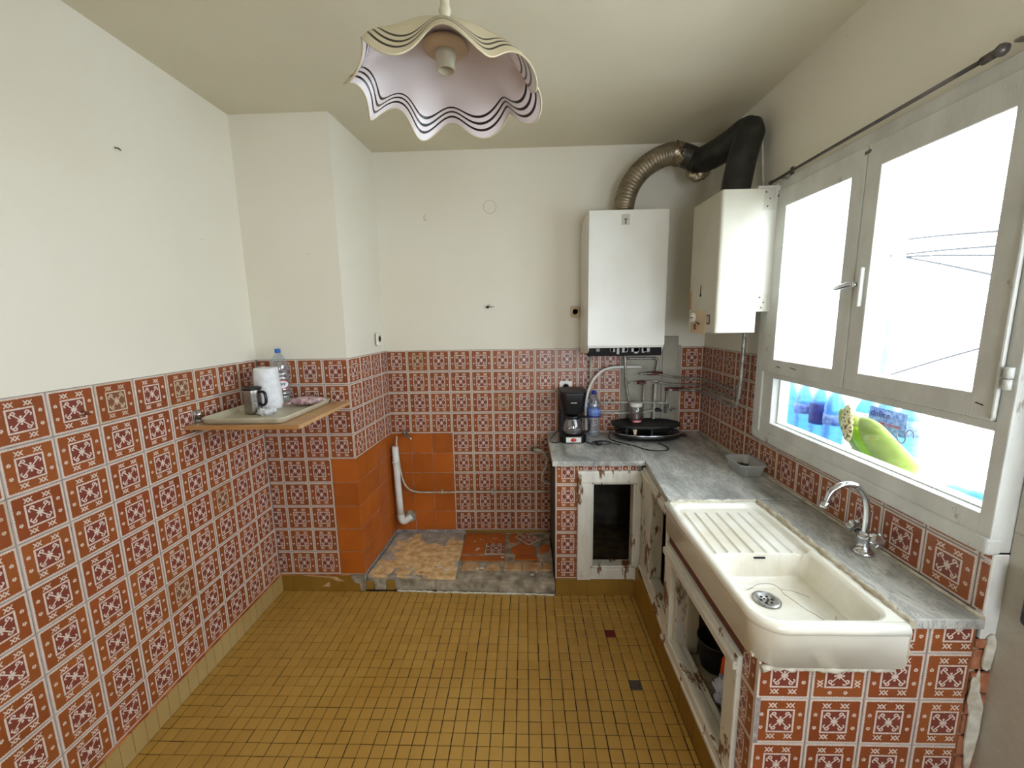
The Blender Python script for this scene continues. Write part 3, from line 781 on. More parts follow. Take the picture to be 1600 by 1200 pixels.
# marble slabs ----------------------------------------------------------------
def slab_thing(label, pts, z0, z1, bev=.003):
    o = MB().prism(pts, z0, z1, 'z', bev).build('worktop', 'marble'); return tag(o, label, 'worktop', 'marble worktop slabs')
slab_thing('pale grey marble worktop under the coffee maker', [(.152, 2.302), (.690, 2.302), (.640, YB-.002), (.152, YB-.002)], ZTOP-.030, ZTOP)
slab_thing('grey veined marble worktop in the corner beside the sink', [(.6915, 2.302), (.646, 1.795), (XR-.001, 1.795), (XR-.001, YB-.002), (.6415, YB-.002)], ZTOP-.030, ZTOP)
slab_thing('narrow marble strip behind the sink that holds the tap', [(1.052, 1.042), (XR-.002, 1.042), (XR-.002, 1.793), (1.052, 1.793)], ZTOP-.034, ZTOP-.004)
sl = MB(); 
sl.tube([(XR-.006, YB-.01, ZTOP+.002), (XR-.006, 2.4, ZTOP+.003), (XR-.006, 1.8, ZTOP+.002), (XR-.006, 1.4, ZTOP-.001), (XR-.007, 1.045, ZTOP-.001)], .006, 6, 6)
tag(sl.build('sealant_bead', 'old_sealant'), 'long grey beige sealant bead between marble and tiles under the window', 'sealant')

# ================================================================== SINK
SX0, SX1, SY0, SY1, SZ = .628, 1.052, 1.018, 1.790, .862
sink = thing('sink', 'large old white ceramic sink with ribbed drainboard', 'sink', (.84, 1.4, .715))
BX0, BX1, BY0, BY1 = .672, 1.006, 1.062, 1.408
def ss(a, b, x): t = max(0, min(1, (x-a)/(b-a))); return t*t*(3-2*t)
def rr_dist(x, y, x0, x1, y0, y1, r):
    cx, cy = (x0+x1)/2, (y0+y1)/2; qx, qy = abs(x-cx)-(x1-x0)/2+r, abs(y-cy)-(y1-y0)/2+r
    return math.hypot(max(qx, 0), max(qy, 0))+min(max(qx, qy), 0)-r
DRX, DRY = .815, 1.295
def sz(x, y):
    z = SZ
    # outer drop at near-left rounded corner handled by rim roll
    d = rr_dist(x, y, .655, 1.016, 1.046, 1.765, .060)      # whole recessed area
    z -= .014*ss(.004, -.016, d)
    # drain board slopes to the basin, ribs
    db = ss(1.404, 1.412, y)
    if y > 1.395 and d < 0:
        z -= .008*(1-ss(1.41, 1.76, y))
        env = ss(1.72, 1.69, y)*ss(.672, .69, x)*ss(1.005, .985, x)
        ph = (x-.690)/.046
        rb = max(0, math.cos(2*PI*ph))**6
        z += .0075*rb*env
    # basin
    e = rr_dist(x, y, BX0, BX1, BY0, BY1, .040)
    if e < 0:
        dep = .118
        zb = SZ-dep-.010*ss(.30, 0, math.hypot(x-DRX, y-DRY))
        t = ss(0, -.016, e)
        z = z*(1-t)+zb*t+(.02*(1-ss(-.012, -.05, e)))*t
    return z
NX, NY = 130, 230
def warp(n, a, b, knots):
    return [a+(b-a)*i/n for i in range(n+1)]
gx = sorted(set([SX0+.012+(SX1-SX0-.012)*i/NX for i in range(NX+1)]+[BX0-.001+.0012*k for k in range(16)]+[BX1+.001-.0012*k for k in range(16)]))
gy = sorted(set([SY0+.012+(SY1-SY0-.012)*i/NY for i in range(NY+1)]+[BY0-.001+.0012*k for k in range(16)]+[BY1+.001-.0012*k for k in range(16)]))
verts, faces = [], []
RC = .088
for y in gy:
    for x in gx: verts.append((x, y, sz(x, y)))
W = len(gx)
inside = lambda x, y: not (x < SX0+RC and y < SY0+RC and math.hypot(x-SX0-RC, y-SY0-RC) > RC-.010)
for j in range(len(gy)-1):
    for i in range(W-1):
        if inside(gx[i], gy[j]): faces.append((j*W+i, j*W+i+1, (j+1)*W+i+1, (j+1)*W+i))
me = bpy.data.meshes.new('basin'); me.from_pydata(verts, [], faces); me.materials.append(M['ceramic_in']); me.materials.append(M['ceramic'])
for p in me.polygons:
    p.use_smooth = True
    c = p.center; p.material_index = 0 if c.z < SZ-.010 else 1
me.transform(Matrix.Translation(-Vector(sink.location)))
o = bpy.data.objects.new('basin', me); COL.objects.link(o); o.parent = sink
# rolled rim + apron
def sink_path(off, n=24):
    x0, y0 = SX0+off, SY0+off; r = RC-off; out = [(x0, SY1)]
    out.append((x0, 1.6)); out.append((x0, 1.3))
    for k in range(n+1):
        a = PI+PI/2*k/n; out.append((x0+r+r*math.cos(a), y0+r+r*math.sin(a)))
    out.append((.85, y0)); out.append((SX1-off, y0))
    return out
rim = MB(); pts = sink_path(.018)
rim.tube([(x, y, SZ-.0175) for x, y in pts], .0185, 16, 1)
part(rim, 'rim', 'ceramic', sink)
lo_, hi_ = sink_path(.016), None
ap = MB(); bmA = ap.bm
z_top = SZ-.018; z_bot = .724
def apron(off, z0, z1):
    ps = sink_path(off); a = [bmA.verts.new((x, y, z0)) for x, y in ps]; b = [bmA.verts.new((x, y, z1)) for x, y in ps]
    return a, b
a, b = apron(.012, z_bot, z_top); c2, d2 = apron(.045, z_bot, z_top)
for i in range(len(a)-1):
    f_ = bmA.faces.new((a[i], a[i+1], b[i+1], b[i])); f_.smooth = True
    f_ = bmA.faces.new((c2[i], c2[i+1], a[i+1], a[i]))
ap.box(SX1-.03, SX1-.010, SY0+.0135, 1.10, z_bot, SZ-.022, .003)
ap.box(.645, SX1-.02, SY0+.05, SY1-.005, z_bot, z_bot+.01)
ap.box(SX1-.035, SX1-.02, SY0+.02, SY1-.005, z_bot, SZ-.02); ap.box(.645, SX1-.02, SY1-.015, SY1-.003, z_bot, SZ-.02)
part(ap, 'apron', 'ceramic', sink)
ds = MB(); zd = sz(DRX, DRY)
ds.lathe([(.044, zd+.000), (.044, zd+.006), (.040, zd+.008), (.031, zd+.007), (.028, zd+.0035), (.001, zd+.0030)], (DRX, DRY, 0), 32)
part(ds, 'drain', 'drain_steel', sink, 'perforated metal drain')
dh = MB()
for k in range(6):
    a_ = 2*PI*k/6; dh.lathe([(.0045, zd+.003), (.0045, zd+.0042)], (DRX+.018*math.cos(a_), DRY+.018*math.sin(a_), 0), 10)
for k in range(3):
    a_ = 2*PI*k/3+.4; dh.lathe([(.0038, zd+.003), (.0038, zd+.0042)], (DRX+.007*math.cos(a_), DRY+.007*math.sin(a_), 0), 10)
part(dh, 'drain_hole', 'hole', sink)
part(MB().box(.822, .862, 1.396, 1.402, .8255, .8305, .001), 'overflow_slot', 'hole', sink)
cr = MB()
def crack(pts2, r=.0007):
    cr.tube([(x, y, sz(x, y)+.0003) for x, y in pts2], r, 5, 4)
crack([(.70, 1.355), (.74, 1.352), (.78, 1.350), (.83, 1.372), (.875, 1.372), (.895, 1.358), (.893, 1.328), (.905, 1.29), (.915, 1.25), (.93, 1.22), (.94, 1.18), (.94, 1.12)])
crack([(.895, 1.35), (.93, 1.34), (.965, 1.30)], .0005)
crack([(.975, 1.20), (.965, 1.18), (.955, 1.14), (.958, 1.10)])
part(cr, 'crack', 'brown_strip', sink, 'dark hairline crack in the basin')
# mortar around the sink
def wobble_strip(pts, r, seed, mt, name, parent, flat=.6):
    q = []
    for i in range(len(pts)-1):
        a_, b_ = Vector(pts[i]), Vector(pts[i+1]); n = max(2, int((b_-a_).length/.012))
        for k in range(n):
            p = a_.lerp(b_, k/n); q.append(p+Vector((noise.noise(p*60+Vector((seed, 0, 0))), noise.noise(p*60+Vector((0, seed, 0))), noise.noise(p*45+Vector((0, 0, seed)))))*r*.7)
    q.append(Vector(pts[-1]))
    rs = [r*(1+.55*noise.noise(p*70+Vector((seed*3, 0, 0)))) for p in q]
    mb = MB().tube(q, rs, 7, 1, flat=flat); return part(mb, name, mt, parent)
wobble_strip([(.66, 1.046, .712), (.80, 1.040, .716), (1.02, 1.040, .714)], .009, 1.3, 'mortar_white', 'mortar', sink, 1)
wobble_strip([(1.052, 1.046, .85), (1.050, 1.044, .78), (1.044, 1.044, .72)], .007, 5.3, 'old_sealant', 'mortar', sink, 1)
wobble_strip([(1.044, 1.03, .864), (1.043, 1.25, .866), (1.043, 1.5, .867), (1.043, 1.785, .867)], .013, 2.3, 'old_sealant', 'sealant', sink)
wobble_strip([(.65, 1.786, .864), (.85, 1.787, .866), (1.04, 1.786, .866)], .008, 9.3, 'mortar_white', 'sealant', sink)

# tap ----------------------------------------------------------------
tp = thing('kitchen_tap', 'chrome mixer tap with curved spout and two crystal handles', 'tap', (1.178, 1.370, ZTOP-.004))
tx, ty, tz = tp.location
part(MB().lathe([(.001, 0), (.034, 0), (.035, .006), (.028, .012), (.020, .022), (.0185, .045), (.022, .058), (.020, .070), (.013, .078), (.001, .08)], (tx, ty, tz), 24), 'body', 'chrome', tp)
spo = part(MB().tube([(tx, ty, tz+.07), (tx-.0, ty, tz+.10), (tx-.001, ty, tz+.15), (tx-.014, ty, tz+.205), (tx-.050, ty+.0, tz+.247), (tx-.095, ty+.0, tz+.250), (tx-.130, ty+.0, tz+.225), (tx-.146, ty, tz+.185)], [.0105]*7+[.0115], 14, 5), 'spout', 'chrome', tp)
part(MB().tube([(tx-.1455, ty, tz+.188), (tx-.151, ty, tz+.168)], .0125, 14, 1), 'aerator', 'chrome', spo)
for s_ in (1, -1):
    hd = MB(); hd.tube([(tx, ty, tz+.055), (tx, ty+s_*.032, tz+.066)], .010, 12, 1)
    ho = part(hd, 'valve', 'chrome', tp)
    kn = MB()
    Rm = Matrix.Rotation(-s_*math.radians(65), 4, 'X')
    prof = [(.001, -.012), (.018, -.012), (.024, -.004), (.024, .008), (.016, .014), (.001, .014)]
    b_ = bmesh.new(); rings = []
    for r_, h_ in prof:
        rings.append([b_.verts.new((r_*(1+.13*math.cos(6*2*PI*k/36))*math.cos(2*PI*k/36), r_*(1+.13*math.cos(6*2*PI*k/36))*math.sin(2*PI*k/36), h_)) for k in range(36)])
    for A_, B_ in zip(rings, rings[1:]):
        for k in range(36): b_.faces.new((A_[k], A_[(k+1) % 36], B_[(k+1) % 36], B_[k]))
    kn.join(b_, Matrix.Translation((tx, ty+s_*.050, tz+.074)) @ Rm)
    part(kn, 'handle', 'chrome', ho)

# ================================================================== PLATFORM in the alcove
pf = thing('alcove_platform', 'low raised platform of broken tiles and cement in the alcove', 'platform', (-.43, 2.64, 0))
pb = MB(); pb.prism([(XP+.003, YP+.012), (.170, YP-.035), (.170, YB-.002), (XPB-.0, YB-.002)], .0, .078, 'z', .004)
part(pb, 'cement_base', 'cement', pf)
part(MB().prism([(-1.028, 2.372), (-.457, 2.350), (-.463, 2.700), (-.999, 2.690)], .078, .096, 'z', .003), 'stone_slab', 'slab', pf)
part(MB().prism([(-1.002, 2.695), (-.76, 2.698), (-.755, YB-.004), (-.993, YB-.004)], .078, .093, 'z', .003), 'stone_slab', 'slab', pf)
part(MB().prism([(-.757, 2.700), (-.468, 2.705), (-.478, YB-.004), (-.752, YB-.004)], .078, .092, 'z', .003), 'stone_slab', 'slab', pf)
def flat_piece(pts, mt, z=.087, name='tile'): return part(MB().prism(pts, .074, z, 'z', .0015), name, mt, pf)
def piece_rect(x0, x1, y0, y1, mt, jit=.003, z=.087, name='tile'):
    j = lambda: random.uniform(-jit, jit)
    return flat_piece([(x0+j(), y0+j()), (x1+j(), y0+j()), (x1+j(), y1+j()), (x0+j(), y1+j())], mt, z, name)
piece_rect(-.465, -.310, 2.775, 2.905, 'orange'); piece_rect(-.305, -.160, 2.775, 2.905, 'orange')
piece_rect(-.460, -.308, 2.640, 2.770, 'orange')
piece_rect(-.455, -.306, 2.555, 2.610, 'orange'); piece_rect(-.300, -.155, 2.555, 2.610, 'orange')
piece_rect(-.130, -.075, 2.78, 2.90, 'orange'); piece_rect(-.050, .015, 2.77, 2.905, 'orange')
flat_piece([(-.125, 2.70), (-.06, 2.755), (.03, 2.75), (.06, 2.70), (.055, 2.64), (-.02, 2.63), (-.10, 2.64)], 'orange')
flat_piece([(-.090, 2.565), (.075, 2.56), (.06, 2.62), (-.08, 2.625)], 'orange')
flat_piece([(.085, 2.70), (.12, 2.76), (.155, 2.74), (.15, 2.68), (.11, 2.645), (.085, 2.655)], 'orange')
# patterned tiles lying on the platform
o = put_tile(pf, (-.298, 2.628, .0875), 0, 0, .92, 0, .92, rot=(-PI/2, 0, 0)); 
o = put_tile(pf, (.01, 2.74, .090), 0, 0, .8, 0, 1, rot=(-PI/2, 0, math.radians(43)))
flat_piece([(-.435, 2.450), (-.305, 2.450), (-.318, 2.500), (-.345, 2.530), (-.430, 2.530)], 'beige_stone', .086)
flat_piece([(-.295, 2.450), (-.180, 2.450), (-.190, 2.515), (-.225, 2.532), (-.255, 2.500)], 'beige_stone', .086)
flat_piece([(-.155, 2.447), (-.040, 2.450), (-.035, 2.530), (-.150, 2.532)], 'beige_stone', .088)
flat_piece([(-.033, 2.447), (.096, 2.447), (.093, 2.528), (-.028, 2.530)], 'beige_stone', .088)
flat_piece([(.100, 2.450), (.158, 2.450), (.155, 2.522), (.103, 2.525)], 'beige_stone', .086)
for k in range(26):
    x, y = random.uniform(-1.0, .15), random.uniform(2.39, 2.47)
    if k > 16: x, y = random.uniform(-.46, .1), random.uniform(2.55, 2.85)
    if k < 8: x, y = random.uniform(-.8, -.5), random.uniform(2.4, 2.55)
    a0 = random.uniform(0, PI); s0 = random.uniform(.008, .024); zb = .096 if x < -.47 else .086
    pp = [(x+s0*random.uniform(.5, 1)*math.cos(a0+t*PI/3), y+s0*.6*random.uniform(.5, 1)*math.sin(a0+t*PI/3)) for t in range(6)]
    part(MB().prism(pp, zb-.003, zb+.003), 'chip', random.choice(['beige_stone', 'mortar_white', 'mortar_white']), pf)
# ochre and cement remains on the front of the platform
for k, (a_, b_, mt) in enumerate(((-1.036, -.985, 'ochre_dark'), (-.90, -.85, 'ochre_dark'), (-.98, -.905, 'cement'), (-.84, -.60, 'cement'), (-.58, -.2, 'cement'), (-.18, .165, 'cement'))):
    yy = YP+.012-.040*(a_-XP)/1.2
    part(MB().box(a_, b_, yy-.012, yy+.004, .001, .05+.02*random.random(), .003), 'facing_piece', mt, pf)
wobble_strip([(-.83, 2.348, .005), (-.5, 2.336, .004), (-.1, 2.325, .005), (.165, 2.314, .006)], .006, 3.3, 'mortar_white', 'mortar', pf, 1)
part(MB().box(-.47, .168, YB-.012, YB-.001, .088, .112, .003), 'ochre_edge', 'ochre_dark', pf)
# plaster blob at the foot of the chimney breast
part(MB().prism([(-1.125, .108), (-1.04, .112), (-1.032, .06), (-1.032, .004), (-1.065, .004), (-1.068, .055), (-1.10, .060)], YP-.018, YP-.002, 'y', .002), 'mortar', 'cement', bpy.data.objects['baseboard_back'])
part(MB().prism([(-1.43, .108), (-1.30, .104), (-1.22, .098), (-1.17, .070), (-1.205, .068), (-1.26, .092), (-1.36, .100)], YP-.0155, YP-.010, 'y', .0005), 'bare_patch', 'beige_stone', bpy.data.objects['baseboard_back'])
part(MB().prism([(-1.315, .030), (-1.262, .030), (-1.268, .062)], YP-.0155, YP-.010, 'y', .0005), 'bare_patch', 'beige_stone', bpy.data.objects['baseboard_back'])

# ================================================================== alcove plumbing
t = thing('waste_pipe', 'thick white plastic waste pipe standing in the alcove corner', 'pipe', (-.955, 2.87, .2))
part(MB().tube([(-.962, 2.872, .790), (-.958, 2.872, .5), (-.948, 2.872, .25)], .0235, 16, 2), 'tube', 'pvc', t)
part(MB().tube([(-.963, 2.872, .680), (-.9625, 2.872, .664)], .027, 16, 1), 'collar', 'pvc', t)
part(MB().tube([(-.949, 2.872, .262), (-.946, 2.872, .225), (-.930, 2.874, .205), (-.905, 2.885, .215), (-.885, 2.905, .225)], .026, 14, 4), 'elbow', 'pvc', t)
part(flake(-.93, -.845, .185, .27, YB-.001, .012, 2.2), 'mortar', 'patch', t)
t = thing('cold_water_pipe', 'thin cream pipe running from the wall tap along the alcove to the counter', 'pipe', (-.5, 2.89, .42))
part(MB().tube([(-.952, 2.895, .86), (-.957, 2.895, .80), (-.948, 2.895, .70), (-.935, 2.895, .57), (-.905, 2.895, .475), (-.84, 2.897, .430), (-.70, 2.899, .422), (-.3, 2.900, .425), (.172, 2.900, .430)], .0065, 8, 5), 'tube', 'pipe_white', t)
part(MB().box(-.262, -.250, 2.885, YB-.001, .405, .447, .002), 'clip', 'pipe_white', t); part(MB().box(-.64, -.63, 2.885, YB-.001, .415, .44, .002), 'clip', 'pipe_white', t)
def wall_tap(label, x, z, y=YB, sp=1):
    t = thing('wall_tap', label, 'tap', (x, y, z))
    part(MB().lathe([(.001, 0), (.020, 0), (.018, -.006), (.008, -.012), (.008, -.03), (.001, -.03)], (x, y, z), 16, 'y'), 'flange', 'steel', t)
    part(MB().tube([(x, y-.02, z), (x+.015*sp, y-.045, z-.002), (x+.05*sp, y-.055, z-.020), (x+.058*sp, y-.055, z-.034)], [.010, .010, .0085, .009], 12, 4), 'spout', 'steel', t)
    part(MB().tube([(x+.008*sp, y-.042, z), (x+.008*sp, y-.045, z+.025)], .006, 8, 1).box(x-.012, x+.028, y-.052, y-.040, z+.022, z+.034, .004), 'handle', 'steel', t)
    return t
wall_tap('small worn tap on the orange tiles above the waste pipe', -.895, .878)
t = thing('drain_hose', 'bent cream hose on the tiles left of the counter', 'hose', (.12, 2.89, .6))
part(MB().tube([(.050, 2.905, .752), (.075, 2.88, .756), (.120, 2.875, .745), (.150, 2.875, .690), (.145, 2.875, .630), (.118, 2.875, .570), (.122, 2.88, .520), (.150, 2.885, .497), (.175, 2.89, .497)], .0105, 10, 6), 'tube', 'pipe_white', t)
part(MB().tube([(.042, YB-.002, .755), (.052, YB-.03, .755)], .016, 12, 1), 'fitting', 'steel', t)

# ================================================================== BOILERS
bo = thing('boiler', 'tall white water heater on the back wall with an open underside', 'boiler', (.625, 2.73, 1.45))
b1x0, b1x1, b1y, z0, z1 = .388, .852, 2.555, 1.522, 2.318
q = MB(); q.prism([(b1y, z0), (b1y, z1), (b1y+.02, z1+.004), (YB-.07, z1+.004), (YB-.002, z1-.07), (YB-.002, 1.455), (b1y+.05, 1.475), (b1y+.02, 1.490)], b1x0, b1x1, 'x', .004)
part(q, 'casing', 'enamel', bo)
part(MB().prism(rrect(b1x0-.002, b1x1+.002, z0+.004, z1+.002, .006), b1y-.006, b1y+.02, 'y', .002), 'front_panel', 'enamel', bo)
part(MB().box(.575, .625, b1y-.0075, b1y-.005, 2.235, 2.295, .001), 'badge', 'enamel_old', bo)
part(MB().box(.596, .604, b1y-.0085, b1y-.006, 2.238, 2.268).box(.590, .612, b1y-.0085, b1y-.006, 2.264, 2.270), 'badge_mark', 'dark_metal', bo)
q = MB(); q.box(b1x0+.01, b1x1-.01, b1y+.006, YB-.05, 1.462, 1.525)
part(q, 'burner_tray', 'hole', bo)
q = MB()
for k in range(14):
    x = random.uniform(b1x0+.03, b1x1-.05); q.box(x, x+random.uniform(.01, .04), b1y+.0, b1y+.04, 1.47+random.uniform(0, .02), 1.512, .003)
q.lathe([(.001, 0), (.02, .002), (.02, .03), (.001, .034)], (.76, b1y+.02, 1.475), 12)
part(q, 'inner_fitting', 'dark_metal', bo); bo.children[-1]['kind'] = 'stuff'
b2 = thing('boiler', 'smaller yellowed white water heater hung beside the window', 'boiler', (1.04, 2.25, 1.6))
x0, x1, ya, yb = .945, 1.150, 2.095, 2.425
q = MB(); q.prism([(x0, yb), (x0, ya+.012), (x0+.004, ya+.003), (x0+.014, ya), (x1-.012, ya), (x1, ya+.012), (x1, yb)], 1.612, 2.290, 'z', .003)
part(q, 'casing', 'enamel_old', b2)
part(MB().box(x1-.02, XR-.012, 2.130, yb-.01, 1.715, 2.312, .004), 'back_plate', 'enamel', b2)
part(MB().box(x1-.004, x1+.06, 2.122, 2.131, 2.20, 2.300, .003), 'bracket', 'enamel_old', b2); part(MB().box(x1-.004, x1+.06, 2.122, 2.131, 1.725, 1.80, .003), 'bracket', 'enamel_old', b2)
q = MB()
for (xx, zz) in ((1.165, 2.28), (1.185, 2.25), (1.175, 2.215), (1.17, 1.785), (1.19, 1.76), (1.18, 1.735)): q.lathe([(.001, -.002), (.004, -.001), (.004, .001)], (xx, 2.121, zz), 8, 'y')
part(q, 'screw', 'dark_metal', b2)
ctl = part(MB().box(x0-.0015, x0+.002, 2.20, 2.385, 1.604, 1.728, .001), 'control_recess', 'beige_plastic', b2)
part(MB().lathe([(.001, -.014), (.026, -.012), (.028, 0)], (x0-.002, 2.345, 1.690), 24, 'x'), 'control_dial', 'white_plastic', ctl)
part(MB().box(x0-.017, x0-.014, 2.325, 2.365, 1.687, 1.692).tube([(x0-.004, 2.30, 1.665), (x0-.004, 2.27, 1.655)], .004, 6, 1).tube([(x0-.004, 2.325, 1.655), (x0-.004, 2.32, 1.625)], .006, 6, 1), 'dial_marks', 'brown_strip', ctl)
part(MB().box(x0-.0025, x0+.002, 2.150, 2.185, 1.655, 1.705, .001), 'indicator_window', 'brown_strip', b2)
part(MB().box(x0-.0035, x0-.002, 2.158, 2.176, 1.663, 1.697), 'indicator_light', 'pipe_white', b2)
part(MB().box(x0-.001, x0+.002, 2.395, yb-.001, 1.735, 1.84), 'tan_strip', 'orange_strip', b2)
part(MB().box(x0-.0012, x0+.002, 2.275, 2.282, 1.815, 1.86).lathe([(.001, -.002), (.009, -.001), (.009, .002)], (x0, 2.279, 1.808), 10, 'x'), 'sooty_keyhole', 'hole', b2)
# flue
fu = thing('flue_duct', 'brown corrugated metal flue bending from the boiler into a sooty black duct', 'flue', (.62, 2.72, 2.32))
cp = [Vector(p) for p in [(.622, 2.715, 2.315), (.628, 2.715, 2.40), (.660, 2.71, 2.50), (.725, 2.70, 2.585), (.81, 2.69, 2.640), (.890, 2.685, 2.665), (.935, 2.68, 2.662)]]
fine = []
n = len(cp)
for i in range(n-1):
    p0 = cp[i-1] if i else cp[0]*2-cp[1]; p1, p2 = cp[i], cp[i+1]; p3 = cp[i+2] if i+2 < n else p2*2-p1
    for k in range(16):
        t_ = k/16; fine.append(.5*((2*p1)+(p2-p0)*t_+(2*p0-5*p1+4*p2-p3)*t_*t_+(3*p1-p0-3*p2+p3)*t_**3))
rs = [.0625+.0022*math.cos(2*PI*i/3) for i in range(len(fine))]
part(MB().tube(fine, rs, 28, 1), 'corrugated_pipe', 'duct', fu)
part(MB().tube([(.622, 2.715, 2.318), (.624, 2.715, 2.352)], .068, 28, 1), 'foil_collar', 'foil', fu)
def foil_ring(p, q_, r, seed, amp=.12):
    mb = MB().tube([Vector(p).lerp(Vector(q_), k/6) for k in range(7)], r, 28, 1, caps=False)
    for v in mb.bm.verts: v.co += Vector((noise.noise(v.co*40+Vector((seed, 0, 0))), noise.noise(v.co*40+Vector((0, seed, 0))), noise.noise(v.co*40+Vector((0, 0, seed)))))*.012
    return mb
part(foil_ring((.905, 2.683, 2.668), (.955, 2.68, 2.655), .068, 3), 'foil_wrap', 'foil', fu)
part(MB().tube([(.945, 2.68, 2.660), (.99, 2.67, 2.640), (1.045, 2.65, 2.605)], .066, 24, 4), 'elbow', 'duct_dark', fu)
part(MB().tube([(1.035, 2.652, 2.612), (1.048, 2.64, 2.603)], .073, 24, 1), 'joint_ring', 'duct_dark', fu)
part(MB().tube([(1.045, 2.64, 2.605), (1.085, 2.56, 2.605), (1.13, 2.45, 2.620), (1.160, 2.36, 2.640), (1.172, 2.31, 2.645)], [.070, .074, .074, .072, .060], 24, 5), 'black_duct', 'duct_black', fu)
part(MB().tube([(1.085, 2.275, 2.285), (1.105, 2.285, 2.40), (1.130, 2.295, 2.52), (1.160, 2.305, 2.620), (1.170, 2.310, 2.675)], [.070, .070, .070, .070, .046], 24, 5), 'black_duct', 'duct_black', fu)
mb = MB().tube([(.985, 2.665, 2.555), (1.01, 2.655, 2.530), (1.045, 2.645, 2.520), (1.08, 2.63, 2.535), (1.10, 2.62, 2.560)], [.012, .026, .028, .022, .008], 14, 5)
for v in mb.bm.verts: v.co += Vector((noise.noise(v.co*50), noise.noise(v.co*50+Vector((5, 0, 0))), noise.noise(v.co*50+Vector((0, 7, 0)))))*.014
part(mb, 'torn_foil', 'foil', fu)
part(MB().tube([(XR-.012, 2.28, 2.30), (XR-.006, 2.315, 2.45), (XR-.004, 2.345, 2.60), (XR-.006, 2.350, 2.665)], .006, 6, 4), 'wall_seal', 'mortar_white', fu)

# ------------------------------------------------------------ pipes under the boilers
def pipe(label, pts, r, mt='pipe_white', sm=4, name='water_pipe'):
    o = MB().tube(pts, r, 8, sm).build(name, mt); return tag(o, label, 'pipe', 'pipes under the boilers')
Yp = 2.885
pipe('straight cream pipe dropping from the left of the boiler behind the bottle', [(.459, Yp, 1.50), (.461, Yp, 1.15)], .0085, sm=1)
o = pipe('white flexible hose arching from the boiler pipes down behind the coffee maker', [(.815, 2.890, 1.352), (.70, 2.875, 1.356), (.60, 2.87, 1.352), (.53, 2.865, 1.325), (.465, 2.86, 1.25), (.430, 2.855, 1.14), (.425, 2.853, 1.02), (.43, 2.853, .90)], .0095, 'pvc', 6, 'hose')
pipe('chrome-grey pipe dropping from the boiler centre down to the counter', [(.690, Yp-.02, 1.47), (.700, Yp-.02, 1.33), (.712, Yp-.015, 1.20), (.74, Yp-.015, 1.08), (.755, Yp-.01, .99)], .010, 'pipe_grey', 3)
pipe('highest horizontal pipe bending down right under the boiler', [(.705, Yp, 1.412), (.80, Yp, 1.412), (.895, Yp, 1.410), (.925, Yp, 1.400), (.925, Yp, 1.36), (.918, Yp, 1.315)], .0085, 'pipe_grey', 3)
pipe('cream pipe running level behind the jar with a bent end', [(.515, Yp, 1.103), (.75, Yp, 1.100), (.985, Yp, 1.094), (1.018, Yp, 1.085), (1.022, Yp, 1.05)], .0075, sm=3)
pipe('lowest cream pipe running level behind the jar to the black valve', [(.515, Yp, 1.024), (.72, Yp, 1.022), (.80, Yp, 1.022), (.915, Yp, 1.040)], .0085, sm=2)
pipe('short level pipe from the grey riser to the first red valve', [(.708, Yp, 1.240), (.785, Yp, 1.243), (.86, Yp, 1.250), (.92, Yp, 1.252), (.935, Yp, 1.235)], .007, 'pipe_grey', 3)
pipe('thin upright pipe left of centre behind the jar', [(.835, Yp, 1.26), (.835, Yp, .95)], .0075, 'pipe_grey', 1)
pipe('upright cream pipe right of centre behind the grill', [(.915, Yp, 1.23), (.912, Yp, 1.0), (.91, Yp, .90)], .010, 'pipe_white', 2)
pipe('uppermost of the three pipes running across the corner to the small boiler', [(.80, Yp-.01, 1.305), (.90, Yp-.012, 1.305), (.98, Yp-.012, 1.290), (1.08, Yp-.012, 1.272), (1.19, Yp-.012, 1.268), (1.215, 2.80, 1.270), (1.222, 2.62, 1.268), (1.222, 2.42, 1.262), (1.219, 2.36, 1.30), (1.216, 2.325, 1.42), (1.214, 2.315, 1.62)], .0080, 'pipe_grey', 5)
pipe('middle of the three pipes running across the corner to the small boiler', [(.93, Yp-.012, 1.245), (1.02, Yp-.012, 1.230), (1.15, Yp-.012, 1.222), (1.195, Yp-.015, 1.222), (1.205, 2.78, 1.222), (1.210, 2.55, 1.222), (1.211, 2.39, 1.222), (1.206, 2.335, 1.27), (1.200, 2.300, 1.40), (1.198, 2.295, 1.62)], .0080, 'pipe_grey', 5)
pipe('lowest of the three pipes running across the corner to the small boiler', [(1.00, Yp-.012, 1.190), (1.10, Yp-.012, 1.186), (1.18, Yp-.012, 1.184), (1.197, 2.82, 1.184), (1.200, 2.60, 1.184), (1.198, 2.36, 1.180), (1.190, 2.300, 1.22), (1.184, 2.270, 1.34), (1.182, 2.262, 1.62)], .0095, 'pipe_grey', 5)
pipe('short upright pipe hanging from the lowest red valve', [(1.000, Yp, 1.19), (.995, Yp, 1.02)], .007, 'pipe_grey', 1)
def valve(label, x, z, L=.05, mt='brass_red', vertical=False):
    t = thing('valve', label, 'valve', (x, Yp, z), 'valves under the boilers')
    part(MB().tube([(x-L/2, Yp-.005, z), (x, Yp-.005, z), (x+L/2, Yp-.005, z)], [.011, .014, .011], 10, 1), 'body', mt, t)
    part(MB().tube([(x, Yp-.01, z), (x, Yp-.035, z)], .005, 8, 1).box(x-.022, x+.022, Yp-.041, Yp-.034, z-.006, z+.006, .002), 'lever', mt, t)
valve('uppermost red valve on the mortar patch', .905, 1.306, .11); valve('left red valve on the mortar patch', .815, 1.243, .06)
valve('lowest red valve close to the corner', 1.045, 1.192, .12); valve('black valve low behind the grill', .935, 1.045, .04, 'black')
valve('grey valve low at the right end of the mortar patch', 1.045, 1.045, .03, 'pipe_grey')

